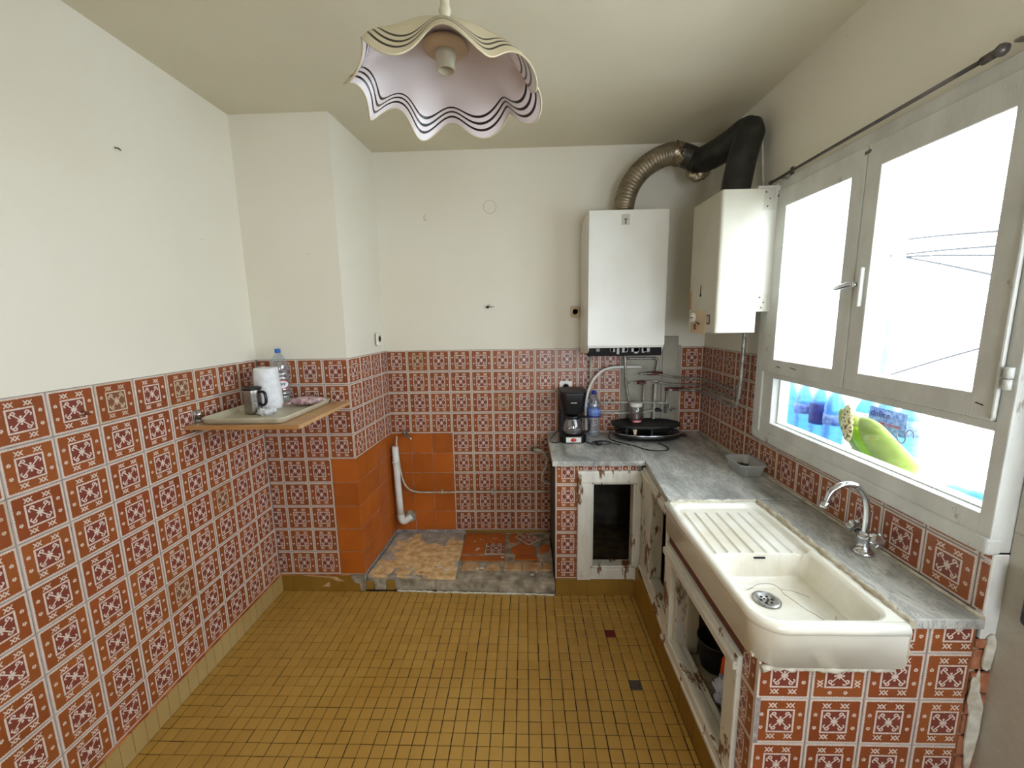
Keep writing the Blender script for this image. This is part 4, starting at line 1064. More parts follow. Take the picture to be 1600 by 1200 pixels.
# sockets ---------------------------------------------------------------------
def socket(label, c, face, mt='white_plastic', w_=.080, h_=.080):
    t = thing('wall_socket', label, 'socket', c, 'wall sockets')
    c = Vector(c); sw = lambda mb: mb
    pl = MB()
    if face == 'y': pl.prism(rrect(c.x-w_/2, c.x+w_/2, c.z-h_/2, c.z+h_/2, .010), c.y-.012, c.y, 'y', .002)
    else: pl.prism(rrect(c.y-w_/2, c.y+w_/2, c.z-h_/2, c.z+h_/2, .010), c.x, c.x+.012, 'x', .002)
    part(pl, 'plate', mt, t)
    ax = 'y' if face == 'y' else 'x'; s_ = -1 if face == 'y' else 1
    cc = (c.x, c.y+s_*.0125, c.z) if face == 'y' else (c.x+.0125, c.y, c.z)
    part(MB().lathe([(.023, 0), (.024, s_*.0015), (.020, s_*.0015), (.019, -s_*.0), (.001, -s_*.0)], cc, 24, ax), 'well', 'beige_plastic', t)
    hl = MB()
    for d_ in (-.009, .009):
        if face == 'y': hl.lathe([(.003, 0), (.003, -.002)], (c.x, c.y-.013, c.z+d_), 8, 'y')
        else: hl.lathe([(.003, 0), (.003, .002)], (c.x+.013, c.y, c.z+d_), 8, 'x')
    part(hl, 'pin_hole', 'hole', t)
    return t
socket('white wall socket on the side of the chimney breast', (XPB-.008, 2.80, 1.580), 'x', w_=.085, h_=.085)
socket('white wall socket on the tiles above the coffee maker', (.289, YB-.001, 1.215), 'y', w_=.090, h_=.082)
socket('old beige wall socket at the left edge of the tall boiler', (.352, YB-.0, 1.742), 'y', 'beige_plastic', .06, .075)
# small marks on the walls
o = MB().tube([(-.227+.043*math.cos(a_*PI/16), YB+PT-.0005, 2.451+.043*math.sin(a_*PI/16)) for a_ in range(32)], .0012, 5, 1, closed=True).build('cover_ring', 'orange_strip'); tag(o, 'thin ring outline of a painted round cover on the back wall', 'wall cover')
o = MB().lathe([(.001, -.008), (.012, -.006), (.016, .001)], (-.67, YB+PT, 2.390), 14, 'y', sx=.8, sy=1.4).build('wall_plug', 'plaster'); tag(o, 'small painted wall plug high left on the back wall', 'wall plug')
t = thing('pipe_stub', 'dark broken pipe stub sticking out of the back wall', 'pipe', (-.258, YB, 1.784))
part(MB().lathe([(.001, -.022), (.008, -.020), (.009, .004)], (-.258, YB+.002, 1.784), 12, 'y'), 'stub', 'hole', t)
part(MB().tube([(-.256, YB-.006, 1.785), (-.21, YB-.002, 1.786)], [.004, .001], 6, 1).tube([(-.255, YB-.006, 1.787), (-.243, YB-.002, 1.806)], [.002, .001], 5, 1), 'splinter', 'dark_metal', t)
o = MB().tube([(XL-.004, 1.677, 2.386), (XL+.012, 1.675, 2.382), (XL+.016, 1.68, 2.376)], .003, 6, 1).build('nail', 'dark_metal'); tag(o, 'small bent nail high on the white left wall', 'nail')
o = MB().tube([(XL-.001, 1.385, 1.400), (XL+.015, 1.385, 1.398), (XL+.015, 1.385, 1.388)], .003, 6, 1).tube([(XL+.001, 1.36, 1.388), (XL+.005, 1.41, 1.386)], .003, 6, 1).build('tile_hook', 'brown_strip'); tag(o, 'remains of a brown hook on a faded tile of the left wall', 'hook')

# ================================================================== LEFT CORNER SHELF
SH = 1.234
sh = thing('corner_shelf', 'light wood shelf board fixed in the corner of the left wall', 'shelf', (-1.32, 2.08, SH-.020))
part(MB().box(XL+.002, -1.043, 1.800, YP-.002, SH-.018, SH, .001), 'board', 'wood', sh)
part(MB().box(XL+.002, -1.0425, 1.7985, 1.8005, SH-.018, SH, .0), 'edge_band', 'wood_edge', sh)
part(MB().box(-1.0435, -1.0415, 1.80, YP-.002, SH-.018, SH), 'edge_band', 'wood', sh)
br = MB(); br.box(XL, XL+.012, 1.855, 1.895, SH-.05, SH+.060, .004); br.lathe([(.001, .030), (.014, .026), (.016, .012), (.012, 0)], (XL, 1.875, SH+.040), 16, 'x'); br.box(XL, XL+.05, 1.868, 1.882, SH+.000, SH+.016, .003)
part(br, 'bracket', 'chrome', sh)
part(MB().box(XL+.001, XL+.035, 1.84, 1.93, SH-.034, SH-.018, .004), 'support_block', 'black', sh)
# tray
tr = thing('serving_tray', 'beige rectangular plastic tray on the corner shelf', 'tray', (-1.33, 2.06, SH+.001))
tx0, tx1, ty0, ty1 = -1.535, -1.125, 1.815, 2.325
tm = MB(); b_ = tm.bm
prof = [(.030, .001), (.030, .005), (.012, .028), (.002, .031), (.0, .027), (.018, .001)]
loops = []
for ins, hh in [(.030, .004), (.022, .006), (.010, .028), (.004, .0305), (.0, .029), (.001, .026), (.012, .004), (.02, .0)]:
    loops.append([b_.verts.new((x, y, SH+.001+hh)) for x, y in rrect(tx0+ins, tx1-ins, ty0+ins, ty1-ins, max(.006, .045-ins))])
for A_, B_ in zip(loops, loops[1:]):
    for k in range(len(A_)):
        f_ = b_.faces.new((A_[k], A_[(k+1) % len(A_)], B_[(k+1) % len(A_)], B_[k])); f_.smooth = True
b_.faces.new(loops[0]); b_.faces.new(loops[-1][::-1])
part(tm, 'dish', 'tray', tr)
part(MB().box(-1.19, -1.14, 2.305, 2.322, SH+.004, SH+.016, .003), 'rim_clip', 'black', tr)
TZ = SH+.006
# mug
mg = thing('travel_mug', 'brushed steel mug with black lid and handle at the tray front', 'mug', (-1.405, 2.035, TZ)); mx_, my_ = -1.405, 2.035
part(MB().lathe([(.001, 0), (.036, 0), (.040, .004), (.041, .02), (.040, .10), (.043, .122), (.042, .126), (.001, .126)], (mx_, my_, TZ), 32), 'body', 'steel', mg)
part(MB().lathe([(.001, .125), (.044, .125), (.045, .130), (.044, .136), (.036, .136), (.034, .131), (.001, .131)], (mx_, my_, TZ), 32), 'lid', 'black', mg)
a_ = math.radians(-12)
hp = [(.040, .112), (.058, .115), (.076, .110), (.082, .085), (.080, .060), (.066, .046), (.050, .048), (.042, .055)]
part(MB().tube([(mx_+h*math.cos(a_), my_+h*math.sin(a_), TZ+z_) for h, z_ in hp], .0065, 10, 4, flat=1.2), 'handle', 'black', mg)
lg = MB(); 
for (p1, p2) in (((-.016, .062), (.016, .070)), ((-.016, .062), (0, .050)), ((0, .05), (.012, .052))):
    ang = -PI/2+.6
    def W3(u, z_): a2 = ang+u/.041; return (mx_+.0412*math.cos(a2), my_+.0412*math.sin(a2), TZ+z_)
    lg.tube([W3(*p1), W3((p1[0]+p2[0])/2, (p1[1]+p2[1])/2), W3(*p2)], .0008, 5, 1)
part(lg, 'engraved_mark', 'dark_metal', mg)
# paper roll
rl = thing('paper_roll', 'upright tapered roll of white kitchen paper behind the mug', 'paper roll', (-1.405, 2.165, TZ))
mb = MB().lathe([(.001, 0), (.068, 0), (.070, .01), (.066, .08), (.061, .16), (.057, .218), (.053, .222), (.020, .222), (.019, .20), (.001, .20)], (-1.405, 2.165, TZ), 36)
for v in mb.bm.verts:
    v.co += Vector((noise.noise(v.co*30), noise.noise(v.co*30+Vector((3, 0, 0))), 0))*.003
part(mb, 'roll', 'paper', rl)
part(MB().tube([(-1.405+.0665*math.cos(q_), 2.165+.0665*math.sin(q_), TZ+.04+.004*math.sin(q_*5)) for q_ in [k*PI/10-PI*.9 for k in range(18)]], .0018, 5, 1), 'torn_edge', 'paper', rl)
# water bottles
def bottle(label, x, y, z, s=1.0, mt='pet', cap='blue', lab='label_white', group='drinking water bottles', lz=(.12, .19), band=None, r=.043):
    t = thing('water_bottle', label, 'bottle', (x, y, z), group)
    H = .315*s; prof = [(.001, .004), (r*.75, 0), (r*.95, .006), (r, .015)]
    zz = .02
    while zz < H*.62:
        prof += [(r, zz), (r*.95, zz+.006), (r, zz+.012)]; zz += .022
    prof += [(r, H*.66), (r*.92, H*.74), (r*.66, H*.83), (.018, H*.90), (.0135, H*.915), (.0135, H*.935), (.001, H*.936)]
    bb = part(MB().lathe(prof, (x, y, z), 24), 'bottle_body', mt, t)
    part(MB().lathe([(.001, H*.93), (.0155, H*.93), (.0155, H), (.001, H+.001)], (x, y, z), 16), 'cap', cap, t)
    if lab: part(MB().lathe([(r+.0008, lz[0]), (r+.0012, (lz[0]+lz[1])/2), (r+.0008, lz[1])], (x, y, z), 24), 'label', lab, bb)
    if band: part(MB().lathe([(r+.0014, band[0]), (r+.0018, (band[0]+band[1])/2), (r+.0014, band[1])], (x, y, z), 24), 'band', 'navy', bb)
    return t
def text_mesh(s, size, mt, parent, origin, xdir, updir, name='lettering', bend=None, off=.0):
    cu = bpy.data.curves.new('t', 'FONT'); cu.body = s; cu.size = size; cu.extrude = .0004; cu.align_x = 'CENTER'; cu.resolution_u = 3
    to = bpy.data.objects.new('t', cu); COL.objects.link(to); dg = bpy.context.evaluated_depsgraph_get(); me = bpy.data.meshes.new_from_object(to.evaluated_get(dg)); bpy.data.objects.remove(to)
    xd, ud = Vector(xdir).normalized(), Vector(updir).normalized(); nd = xd.cross(ud)
    for v in me.vertices:
        p = v.co.copy()
        if bend:
            cx, cy, r_, a0 = bend; a_ = a0+p.x/r_
            v.co = Vector((cx+(r_+p.z)*math.cos(a_), cy+(r_+p.z)*math.sin(a_), origin[2]+p.y))
        else: v.co = Vector(origin)+xd*p.x+ud*p.y+nd*p.z
    me.materials.clear(); me.materials.append(M[mt])
    o = bpy.data.objects.new(name, me); COL.objects.link(o); o.parent = parent
    pp, q_ = Vector((0, 0, 0)), parent
    while q_: pp += Vector(q_.location); q_ = q_.parent
    me.transform(Matrix.Translation(-pp)); return o
bx_, by_ = -1.405, 2.290
bt = bottle('clear water bottle with blue cap and oval label on the tray behind the roll', bx_, by_, TZ, 1.0, 'pet', 'blue', None, r=.046)
# oval label printed on the front
ov = MB(); ang = -PI/2+.62
def oval(rx, rz, off_, n=26):
    b_ = ov.bm; c_v = b_.verts.new((bx_+(.0465+off_)*math.cos(ang), by_+(.0465+off_)*math.sin(ang), TZ+.115)); ring = []
    for k in range(n):
        u_, z_ = rx*math.cos(2*PI*k/n), rz*math.sin(2*PI*k/n); a2 = ang+u_/.046
        ring.append(b_.verts.new((bx_+(.0465+off_)*math.cos(a2), by_+(.0465+off_)*math.sin(a2), TZ+.115+z_)))
    for k in range(n): b_.faces.new((c_v, ring[k], ring[(k+1) % n]))
oval(.038, .026, .0008); part(ov, 'label_edge', 'red', bt)
ov = MB(); oval(.035, .021, .0014); part(ov, 'label', 'label_white', bt)
text_mesh('S99', .026, 'ink', bt, (0, 0, TZ+.107), (1, 0, 0), (0, 0, 1), bend=(bx_, by_, .0485, ang))
# tissue and bag
tsu = MB()
for k in range(5): tsu.blob((-1.315+random.uniform(-.03, .03), 2.01+random.uniform(-.03, .03), TZ+.016), (.026, .017, .017), 18, 12, .8, 3.5, Matrix.Rotation(random.uniform(0, PI), 3, 'Z').to_euler(), k*3.1)
tag(tsu.build('crumpled_tissue', 'paper'), 'crumpled white tissue on the tray beside the mug', 'tissue')
bg_ = thing('plastic_bag', 'long wrapped pink mottled bag at the back of the tray', 'bag', (-1.225, 2.225, TZ))
part(MB().blob((-1.225, 2.225, TZ+.026), (.095, .036, .026), 26, 16, .22, 2.2, Matrix.Rotation(.18, 3, 'Z').to_euler(), 4), 'wrap', 'sausage', bg_)
part(MB().tube([(-1.30, 2.19, TZ+.016), (-1.325, 2.18, TZ+.02), (-1.335, 2.165, TZ+.008)], [.010, .006, .004], 8, 3), 'knot', 'sausage', bg_)

# ================================================================== ON THE WORKTOP
Z = ZTOP
cm = thing('coffee_maker', 'black filter coffee maker with glass carafe on the marble', 'coffee maker', (.318, 2.735, Z))
cx, cy = .318, 2.735
part(MB().prism(rrect(cx-.090, cx+.088, cy-.085, cy+.110, .05, 8), Z, Z+.050, 'z', .006), 'base', 'black', cm)
part(MB().box(cx-.085, cx+.075, cy+.060, cy+.112, Z+.03, Z+.25, .012, 3), 'water_tank', 'black', cm)
mb = MB()
loops = []
for z_, w0, w1, dy in ((.195, .060, .058, 0), (.21, .072, .07, 0), (.30, .085, .080, -.004), (.335, .090, .086, -.006), (.343, .086, .082, -.006)):
    loops.append([mb.bm.verts.new((x, y, Z+z_)) for x, y in rrect(cx-w0-.006, cx+w1, cy-.090+dy+(.02 if z_ < .2 else 0), cy+.112, .045, 6)])
for A_, B_ in zip(loops, loops[1:]):
    for k in range(len(A_)):
        f_ = mb.bm.faces.new((A_[k], A_[(k+1) % len(A_)], B_[(k+1) % len(A_)], B_[k])); f_.smooth = True
mb.bm.faces.new(loops[0][::-1]); mb.bm.faces.new(loops[-1])
part(mb, 'filter_housing', 'black', cm)
part(MB().prism(rrect(cx-.094, cx+.088, cy-.094, cy+.112, .045, 6), Z+.343, Z+.352, 'z', .003), 'lid', 'black_matte', cm)
car = part(MB().lathe([(.001, .052), (.050, .052), (.062, .060), (.066, .085), (.060, .120), (.047, .150), (.044, .165), (.046, .172)], (cx, cy-.015, Z), 32), 'carafe', 'carafe', cm)
part(MB().lathe([(.048, .160), (.050, .160), (.050, .176), (.030, .186), (.001, .188)], (cx, cy-.015, Z), 32), 'carafe_lid', 'black', car)
part(MB().tube([(cx+.045, cy-.03, Z+.170), (cx+.085, cy-.045, Z+.172), (cx+.105, cy-.05, Z+.150), (cx+.106, cy-.05, Z+.095), (cx+.092, cy-.045, Z+.070), (cx+.075, cy-.04, Z+.075)], .0075, 10, 4, flat=1.3), 'carafe_handle', 'black', car)
fpl = part(MB().box(cx-.052, cx+.048, cy-.0885, cy-.084, Z+.008, Z+.043, .002), 'front_plate', 'white_plastic', cm)
part(MB().lathe([(.001, -.004), (.016, -.003), (.018, .001)], (cx-.002, cy-.0885, Z+.0255), 20, 'y', sx=1.1, sy=.75), 'switch', 'red', fpl)
part(MB().box(cx-.022, cx+.018, cy-.1005, cy-.097, Z+.277, Z+.2805), 'name_plate', 'white_plastic', cm)
# steel disc at the foot of the carafe
part(MB().lathe([(.001, .054), (.048, .055), (.052, .064), (.001, .066)], (cx, cy-.015, Z), 24), 'hot_plate', 'steel', cm)

bottle('tall water bottle with dark blue cap and blue band behind the coffee maker', .478, 2.835, Z, 1.03, 'pet', 'blue_dark', 'label_blue', lz=(.150, .205), band=(.142, .152), r=.046)
# raclette grill
gr = thing('raclette_grill', 'large oval black tabletop grill on the corner worktop', 'grill', (.835, 2.765, Z))
gx_, gy_ = .835, 2.765
part(MB().lathe([(.001, .006), (.70, .006), (.93, .014), (1.0, .030), (1.0, .042), (.95, .046), (.001, .046)], (gx_, gy_, Z), 64, sx=1, sy=1, mtx=Matrix.Diagonal((.235, .128, 1, 1))), 'base', 'black', gr)
part(MB().lathe([(.975, .043), (1.005, .045), (1.005, .050), (.975, .052), (.93, .050), (.93, .044)], (gx_, gy_, Z), 64, mtx=Matrix.Diagonal((.235, .128, 1, 1))), 'trim_ring', 'chrome', gr)
part(MB().lathe([(.001, .090), (.95, .090), (1.0, .095), (1.0, .108), (.985, .111), (.95, .107), (.001, .106)], (gx_-.012, gy_+.005, Z), 64, mtx=Matrix.Diagonal((.232, .126, 1, 1))), 'grill_plate', 'black_matte', gr)
for a_ in (35, 80, 145, 215, 270, 325):
    a2 = math.radians(a_); part(MB().box(gx_+.19*math.cos(a2)-.008, gx_+.19*math.cos(a2)+.008, gy_+.1*math.sin(a2)-.005, gy_+.1*math.sin(a2)+.005, Z+.044, Z+.092, .002), 'support', 'black', gr)
part(MB().prism([(gx_-.128, Z+.092), (gx_-.100, Z+.092), (gx_-.106, Z+.056), (gx_-.120, Z+.056)], gy_-.112, gy_-.104, 'y', .001), 'pan_handle', 'beige_plastic', gr)
part(MB().box(gx_+.205, gx_+.262, gy_-.030, gy_+.035, Z+.016, Z+.030, .006, 3), 'side_handle', 'black', gr)
part(MB().lathe([(.001, .0), (.012, 0), (.012, .012), (.001, .012)], (gx_-.13, gy_-.05, Z), 10).lathe([(.001, .0), (.012, 0), (.012, .012), (.001, .012)], (gx_+.13, gy_-.05, Z), 10).lathe([(.001, .0), (.012, 0), (.012, .012), (.001, .012)], (gx_, gy_+.07, Z), 10), 'foot', 'black', gr)
# jar on the grill
GZ = Z+.1075; jx, jy = .760, 2.790
jr = thing('glass_jar', 'clear jar with white lid standing on the black grill', 'jar', (jx, jy, GZ))
part(MB().lathe([(.001, .002), (.040, 0), (.044, .006), (.045, .02), (.046, .085), (.042, .102), (.037, .108), (.037, .118), (.036, .118), (.035, .108), (.041, .10), (.043, .085), (.042, .012), (.001, .008)], (jx, jy, GZ), 32), 'jar_body', 'jar_glass', jr)
part(MB().lathe([(.001, .112), (.040, .112), (.041, .116), (.041, .134), (.039, .137), (.001, .137)], (jx, jy, GZ), 32), 'lid', 'white_plastic', jr)
part(MB().lathe([(.001, .009), (.041, .010), (.042, .058), (.02, .064), (.001, .058)], (jx, jy, GZ), 24), 'contents', 'brown_strip', jr)
mb = MB()
for k in range(13):
    pass
lab_pts = []
for k in range(12):
    a2 = -PI/2-.75+k*.13; lab_pts.append(a2)
b_ = mb.bm; up_, dn_ = [], []
for a2 in lab_pts:
    dn_.append(b_.verts.new((jx+.0462*math.cos(a2), jy+.0462*math.sin(a2), GZ+.008))); up_.append(b_.verts.new((jx+.0465*math.cos(a2), jy+.0465*math.sin(a2), GZ+.024)))
for k in range(11): b_.faces.new((dn_[k], dn_[k+1], up_[k+1], up_[k]))
part(mb, 'label', 'red', jr, 'red and white label')
mb = MB(); b_ = mb.bm
for k in range(2, 10):
    a2 = lab_pts[k]; mb.box(jx+.047*math.cos(a2)-.0018, jx+.047*math.cos(a2)+.0018, jy+.047*math.sin(a2)-.0006, jy+.047*math.sin(a2)+.0006, GZ+.011, GZ+.020)
part(mb, 'label_print', 'label_white', jr)
# cables
cb1 = thing('power_cord', 'black power cord looping in front of the grill', 'cord', (.8, 2.5, Z))
part(MB().tube([(.60, 2.86, Z+.02), (.575, 2.78, Z+.006), (.59, 2.70, Z+.005), (.64, 2.64, Z+.005), (.70, 2.575, Z+.005), (.755, 2.50, Z+.005), (.83, 2.475, Z+.005), (.89, 2.50, Z+.005), (.895, 2.57, Z+.005), (.865, 2.63, Z+.005)], .0035, 8, 8), 'cable', 'black', cb1)
cb2 = thing('power_cord', 'thin black coiled cord with plug in front of the coffee maker', 'cord', (.48, 2.6, Z))
part(MB().tube([(.405, 2.78, Z+.012), (.405, 2.70, Z+.004), (.425, 2.64, Z+.004), (.465, 2.600, Z+.010)], .0028, 8, 8), 'cable', 'black', cb2)
part(MB().tube([(.485, 2.605, Z+.010), (.540, 2.62, Z+.004), (.565, 2.67, Z+.004), (.52, 2.70, Z+.004), (.46, 2.69, Z+.004), (.44, 2.65, Z+.0085), (.49, 2.625, Z+.022), (.56, 2.63, Z+.010), (.60, 2.615, Z+.004), (.615, 2.60, Z+.004)], .0026, 8, 8), 'cable', 'black', cb2)
part(MB().lathe([(.001, -.026), (.010, -.024), (.017, -.010), (.018, .012), (.014, .022), (.001, .024)], (.474, 2.604, Z+.0175), 16, 'x', sx=.9, sy=.9), 'plug', 'black', cb2)
cb3 = MB().tube([(.235, 2.80, Z+.05), (.21, 2.80, Z+.035), (.175, 2.75, Z+.012), (.165, 2.70, Z+.004), (.19, 2.66, Z+.004), (.225, 2.68, Z+.004), (.232, 2.72, Z+.004)], .0028, 8, 8).build('power_cord', 'black'); tag(cb3, 'thin black cord loop left of the coffee maker base', 'cord')
# plastic box
px0, px1, py0, py1 = 1.098, 1.232, 2.035, 2.225
bxo = thing('food_container', 'clear cloudy plastic food container on the marble by the window wall', 'container', (1.165, 2.13, Z))
mb = MB(); loops = []
for ins, hh in [(.018, .0), (.012, .004), (.004, .055), (-.002, .060), (-.003, .066), (.001, .067), (.0045, .062), (.007, .056), (.015, .006), (.020, .003)]:
    loops.append([mb.bm.verts.new((x, y, Z+hh)) for x, y in rrect(px0+ins, px1-ins, py0+ins, py1-ins, .026, 6)])
for A_, B_ in zip(loops, loops[1:]):
    for k in range(len(A_)):
        f_ = mb.bm.faces.new((A_[k], A_[(k+1) % len(A_)], B_[(k+1) % len(A_)], B_[k])); f_.smooth = True
mb.bm.faces.new(loops[0][::-1]); mb.bm.faces.new(loops[-1])
part(mb, 'tub', 'box_plastic', bxo)
part(MB().blob((1.165, 2.14, Z+.022), (.042, .06, .014), 16, 10, .3, 3), 'residue', 'dark_in', bxo)

# ================================================================== THINGS IN THE CUPBOARD UNDER THE SINK
CZ = .195
t = thing('bucket', 'black bucket in the cupboard under the sink', 'bucket', (.81, 1.60, CZ))
part(MB().lathe([(.001, 0), (.058, 0), (.060, .006), (.074, .125), (.078, .127), (.078, .133), (.071, .133), (.056, .02), (.001, .015)], (.81, 1.60, CZ), 28), 'shell', 'black_matte', t)
t = thing('spray_bottle', 'orange and green cleaning bottle behind the cupboard post', 'bottle', (.80, 1.455, CZ))
part(MB().lathe([(.001, 0), (.035, 0), (.038, .01), (.036, .10), (.032, .15), (.015, .19), (.012, .20), (.001, .2)], (.80, 1.455, CZ), 20), 'bottle_body', 'orange_plastic', t)
part(MB().lathe([(.0385, .03), (.039, .05), (.0375, .09)], (.80, 1.455, CZ), 20), 'label', 'green_plastic', t)
part(MB().lathe([(.001, .198), (.016, .198), (.014, .225), (.001, .226)], (.80, 1.455, CZ), 14), 'cap', 'red', t)
mb = MB(); mb.blob((.765, 1.395, CZ+.045), (.040, .060, .045), 30, 22, .7, 2.6, None, 2.2); mb.blob((.760, 1.42, CZ+.075), (.026, .028, .036), 22, 16, .8, 3, None, 8.2)
tag(mb.build('shopping_bag', 'bag'), 'crumpled white and blue plastic bag in the cupboard under the sink', 'bag')
o = MB().tube([(.42, YB-.06, .60), (.8, YB-.06, .598), (1.2, YB-.06, .595)], .014, 8, 1).tube([(.76, YB-.08, .72), (.76, YB-.08, .38), (.80, YB-.09, .36), (1.1, YB-.09, .36)], .008, 8, 2).build('water_pipe', 'dark_metal'); tag(o, 'dark pipes inside the cupboard below the coffee maker', 'pipe')

# ================================================================== LAMP
LX, LY, LZ = -.160, .950, 2.160
RS = .192
lp = thing('pendant_lamp', 'hanging lamp with wavy cream glass shade and dark rim stripes', 'lamp', (LX, LY, LZ))
lp.rotation_euler = (math.radians(1.5), math.radians(1.5), 0)
def lampmat(name, c, inner):
    m, nt, b = newmat(name); X.nt = nt
    uv = nt.nodes.new('ShaderNodeUVMap'); uv.uv_map = 'UVMap'; sp = nt.nodes.new('ShaderNodeSeparateXYZ'); link(nt, uv.outputs[0], sp.inputs[0]); v = X(sp.outputs[1])
    f = None
    for cc in (.835, .885, .935):
        k = xabs(v-cc) < .0095; f = k if f is None else f+k
    col = mixc(nt, noisetex(nt, worldpos(nt), 5), c, tuple(x*.93 for x in c[:3])+(1,))
    link(nt, mixc(nt, f.v, col, srgb(44, 34, 34)), b.inputs['Base Color']); b.inputs['Roughness'].default_value = .16 if inner else .4
    b.inputs['Transmission Weight'].default_value = 0
    return m
M['shade_in'] = lampmat('shade_inside', srgb(222, 212, 212), True); M['shade_out'] = lampmat('shade_outside', srgb(196, 184, 152), False)
def shade(off, name, mt):
    NR, NA = 44, 256; vs, fs, uvs = [], [], []
    for i in range(NR+1):
        t_ = i/NR; r_ = .022+(RS-.022)*t_
        for k in range(NA):
            a_ = 2*PI*k/NA
            wv = ss(.58, 1.0, t_)
            ph = 8*a_+.35*math.sin(2*a_+.6)+.9
            am = 1+.25*math.sin(3*a_+1)
            rr = r_*(1-.075*wv*math.sin(ph+1.2)*am)
            z_ = .100*(1-t_**2.3)+.010+.020*wv*am*math.sin(ph)+off*.0025
            vs.append((rr*math.cos(a_), rr*math.sin(a_), z_)); uvs.append((k/NA, t_))
    for i in range(NR):
        for k in range(NA): fs.append((i*NA+k, (i+1)*NA+k, (i+1)*NA+(k+1) % NA, i*NA+(k+1) % NA))
    me = bpy.data.meshes.new(name); me.from_pydata(vs, [], fs); ul = me.uv_layers.new(name='UVMap')
    for l in me.loops: ul.data[l.index].uv = uvs[l.vertex_index]
    for p in me.polygons: p.use_smooth = True
    me.materials.append(M[mt]); o = bpy.data.objects.new(name, me); COL.objects.link(o); o.parent = lp; return o
shade(0, 'shade_inside', 'shade_in'); shade(1, 'shade_outside', 'shade_out')
# rim lip closing the two skins
lipv = []
for k in range(256):
    a_ = 2*PI*k/256; ph = 8*a_+.35*math.sin(2*a_+.6)+.9; am = 1+.25*math.sin(3*a_+1); rr = RS*(1-.075*math.sin(ph+1.2)*am)
    lipv.append((rr*math.cos(a_), rr*math.sin(a_), .010+.020*am*math.sin(ph)+.00125))
MB().tube(lipv, .0019, 6, 1, closed=True).build('rim', 'shade_out', lp)
MB().lathe([(.001, .104), (.044, .104), (.047, .099), (.044, .094), (.028, .090), (.001, .090)], (0, 0, 0), 28).build('socket_ring', 'beige_plastic', lp)
MB().lathe([(.001, .090), (.022, .094), (.022, .080), (.0195, .078), (.0195, .056), (.0160, .056), (.0150, .070), (.001, .072)], (0, 0, 0), 28).build('lamp_holder', 'tray', lp)
MB().lathe([(.001, .0715), (.0160, .0710)], (0, 0, 0), 20).build('holder_hole', 'hole', lp)
MB().lathe([(.001, .112), (.020, .112), (.021, .118), (.011, .124), (.0105, .16), (.013, .165), (.011, .170), (.0095, .176), (.0095, .66)], (0, 0, 0), 18).build('rod', 'tray', lp)

# ================================================================== OUTSIDE
o = tag(MB().box(XR+.085, 2.30, -.4, 3.1, .90, 1.045, .004).build('balcony_ledge', 'ext_white'), 'white ledge outside the window that the bottles stand on', 'ledge', kind='structure')
o = tag(MB().box(XR+.085, 2.02, 2.42, 2.56, -.5, 3.3).build('exterior_wall', 'ext_white'), 'white rendered side wall outside behind the far sash', 'wall', kind='structure')
o = tag(MB().tube([(2.06, 2.40, 1.045), (2.06, 2.40, 3.3)], .028, 14, 1).build('downpipe', 'ext_grey'), 'pale downpipe seen through the near sash', 'pipe')
def bpt(px, py, X0):
    d = R_*((px-800)/641.1)+D_*((py-600)/641.1)+F_; t_ = X0/d.x; return Vector((0, 0, CAMZ))+d*t_
cab = [('topmost thin cable crossing the sky outside', (1380, 378), (1600, 358), 0), ('second cable from the top outside, slightly rising', (1380, 401), (1600, 381), 0), ('level cable outside below the forked one', (1380, 402), (1600, 399), 0), ('sagging cable outside falling to the right', (1380, 396), (1600, 440), 0), ('lowest cable outside low in the near sash', (1370, 592), (1600, 525), 0)]
for lb, p1, p2, s_ in cab:
    a_, b_ = bpt(p1[0], p1[1], 3.3), bpt(p2[0], p2[1], 3.3)
    o = MB().tube([a_-(b_-a_)*.5, a_, a_.lerp(b_, .5)+Vector((0, 0, .008)), b_, b_+(b_-a_)*.5], .0085, 6, 3).build('overhead_cable', 'cable'); tag(o, lb, 'cable', 'overhead cables outside')
o = MB().box(3.35, 3.6, -2.0, 6.0, -.5, 1.25).build('balustrade', 'ext_white'); tag(o, 'low white wall across the yard outside', 'wall', kind='structure')
# bottles in packs on the ledge
E0 = 1.046
spots = [(1.43, 2.22, 'pale unlabelled blue bottle closest to the far window post outside', 'pet_blue', None, None), (1.44, 2.12, 'blue bottle with lilac label, second from the far window post outside', 'pet_blue', 'label_blue', (.15, .20)),
         (1.45, 2.02, 'blue tinted bottle with a deep blue wrapper outside the window', 'pet_blue', 'navy', (.12, .22)), (1.45, 1.925, 'blue bottle left of the speckled sole outside', 'pet_blue', 'label_blue', (.14, .19)),
         (1.52, 1.83, 'blue bottle hidden mostly behind the lime slippers', 'pet_blue', 'label_white', (.16, .22)), (1.52, 1.73, 'bottle with pale lettered label behind the lime slippers', 'pet_blue', 'label_blue', (.17, .235)),
         (1.52, 1.63, 'rightmost blue bottle outside the window', 'pet_blue', 'label_blue', (.17, .235))]
for x, y, lb, mt, lab, lz in spots:
    t = bottle(lb, x, y, E0, 1.02, mt, 'blue', lab, 'water bottles outside the window', lz or (.12, .18), r=.044)
tb = bpy.data.objects['water_bottle.002'] if 'water_bottle.002' in bpy.data.objects else None
t = thing('bottle_wrap', 'sheet of printed bottle-pack film with blue lettering outside', 'film', (1.47, 1.68, 1.27))
part(MB().box(1.469, 1.470, 1.585, 1.76, 1.215, 1.31), 'film', 'label_blue', t)
text_mesh('délice', .040, 'navy', t, (1.4675, 1.705, 1.272), (0, -1, 0), (0, 0, 1)); text_mesh('eau minérale', .018, 'red', t, (1.4675, 1.655, 1.245), (0, -1, 0), (0, 0, 1))
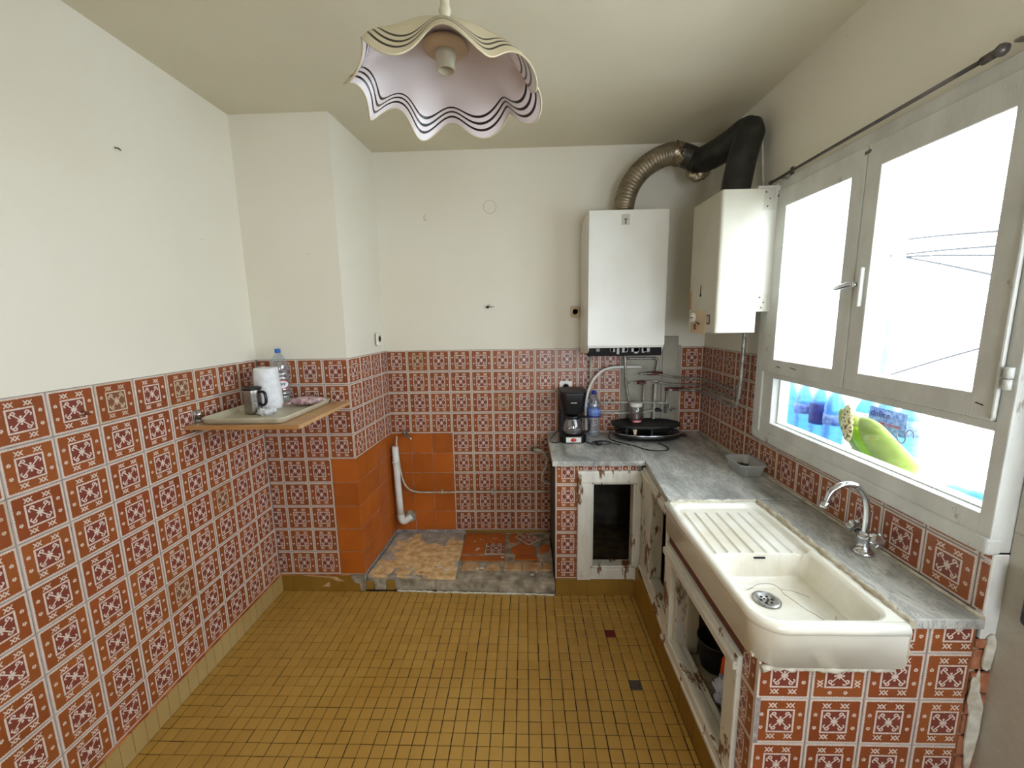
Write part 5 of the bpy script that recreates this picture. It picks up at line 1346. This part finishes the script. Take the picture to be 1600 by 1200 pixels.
# lime slippers leaning against the pane
def slipper(label, tip, heel, w_, d_, mt, name='slipper'):
    tip, heel = Vector(tip), Vector(heel); ax = (heel-tip); L = ax.length; ax.normalize()
    side = Vector((0, 0, 1)).cross(ax); nrm = Vector((-1, 0, 0)); nrm = (nrm-ax*nrm.dot(ax)).normalized(); side = ax.cross(nrm)
    t = thing(name, label, 'slipper', heel, 'slippers outside the window')
    mb = MB(); rings = []
    N_ = 22
    for i in range(N_+1):
        u_ = i/N_; wd = w_*(math.sin(min(1, u_*3.2+.001)*PI/2)**.6)*(1+.35*u_)*(1 if u_ < .9 else math.cos((u_-.9)/.1*PI/2*.9)**.5); th_ = d_*(math.sin(min(1, u_*2.6+.001)*PI/2)**.6)*(1+.5*u_)*(1 if u_ < .9 else math.cos((u_-.9)/.1*PI/2*.9)**.5)
        c_ = tip+ax*(L*u_)
        rings.append([mb.bm.verts.new(c_+side*wd*math.cos(2*PI*k/22)+nrm*th_*math.sin(2*PI*k/22)) for k in range(22)])
    for A_, B_ in zip(rings, rings[1:]):
        for k in range(22): mb.bm.faces.new((A_[k], A_[(k+1) % 22], B_[(k+1) % 22], B_[k])).smooth = True
    mb.bm.faces.new(rings[0][::-1]); mb.bm.faces.new(rings[-1])
    part(mb, 'sole', mt, t); return t
slipper('far lime green rubber slipper leaning on the outside of the low pane', (1.385, 1.812, 1.285), (1.43, 1.64, 1.085), .048, .022, 'lime')
slipper('lime green rubber slipper outside, nearest and largest', (1.375, 1.690, 1.275), (1.42, 1.495, 1.09), .050, .026, 'lime')
s3 = slipper('vivid lime strip of slipper between the two larger dull green slippers', (1.385, 1.745, 1.230), (1.405, 1.570, 1.072), .030, .016, 'lime_vivid')
sp_ = thing('oval_pad', 'upright speckled beige oval pad in front of the far lime slipper', 'pad', (1.35, 1.81, 1.2))
mb = MB(); mb.blob((1.352, 1.722, 1.243), (.010, .032, .078), 20, 18, .08, 2, Matrix.Rotation(-.10, 3, 'X').to_euler()); part(mb, 'pad', 'speckled', sp_)
hk_ = MB().tube([(1.40, 1.545, 1.245), (1.40, 1.535, 1.222), (1.40, 1.517, 1.218), (1.40, 1.508, 1.235), (1.40, 1.510, 1.255), (1.40, 1.495, 1.275), (1.40, 1.480, 1.268), (1.40, 1.478, 1.250)], .0022, 6, 5).build('wire_hook', 'dark_metal'); tag(hk_, 'thin grey wire hook hanging outside the low pane', 'hook')
mb = MB(); mb.blob((1.45, 1.285, 1.085), (.07, .10, .042), 24, 16, .4, 2.4); tag(mb.build('plastic_bag', 'cloth_blue'), 'crumpled light blue bag on the ledge at the near end', 'bag')
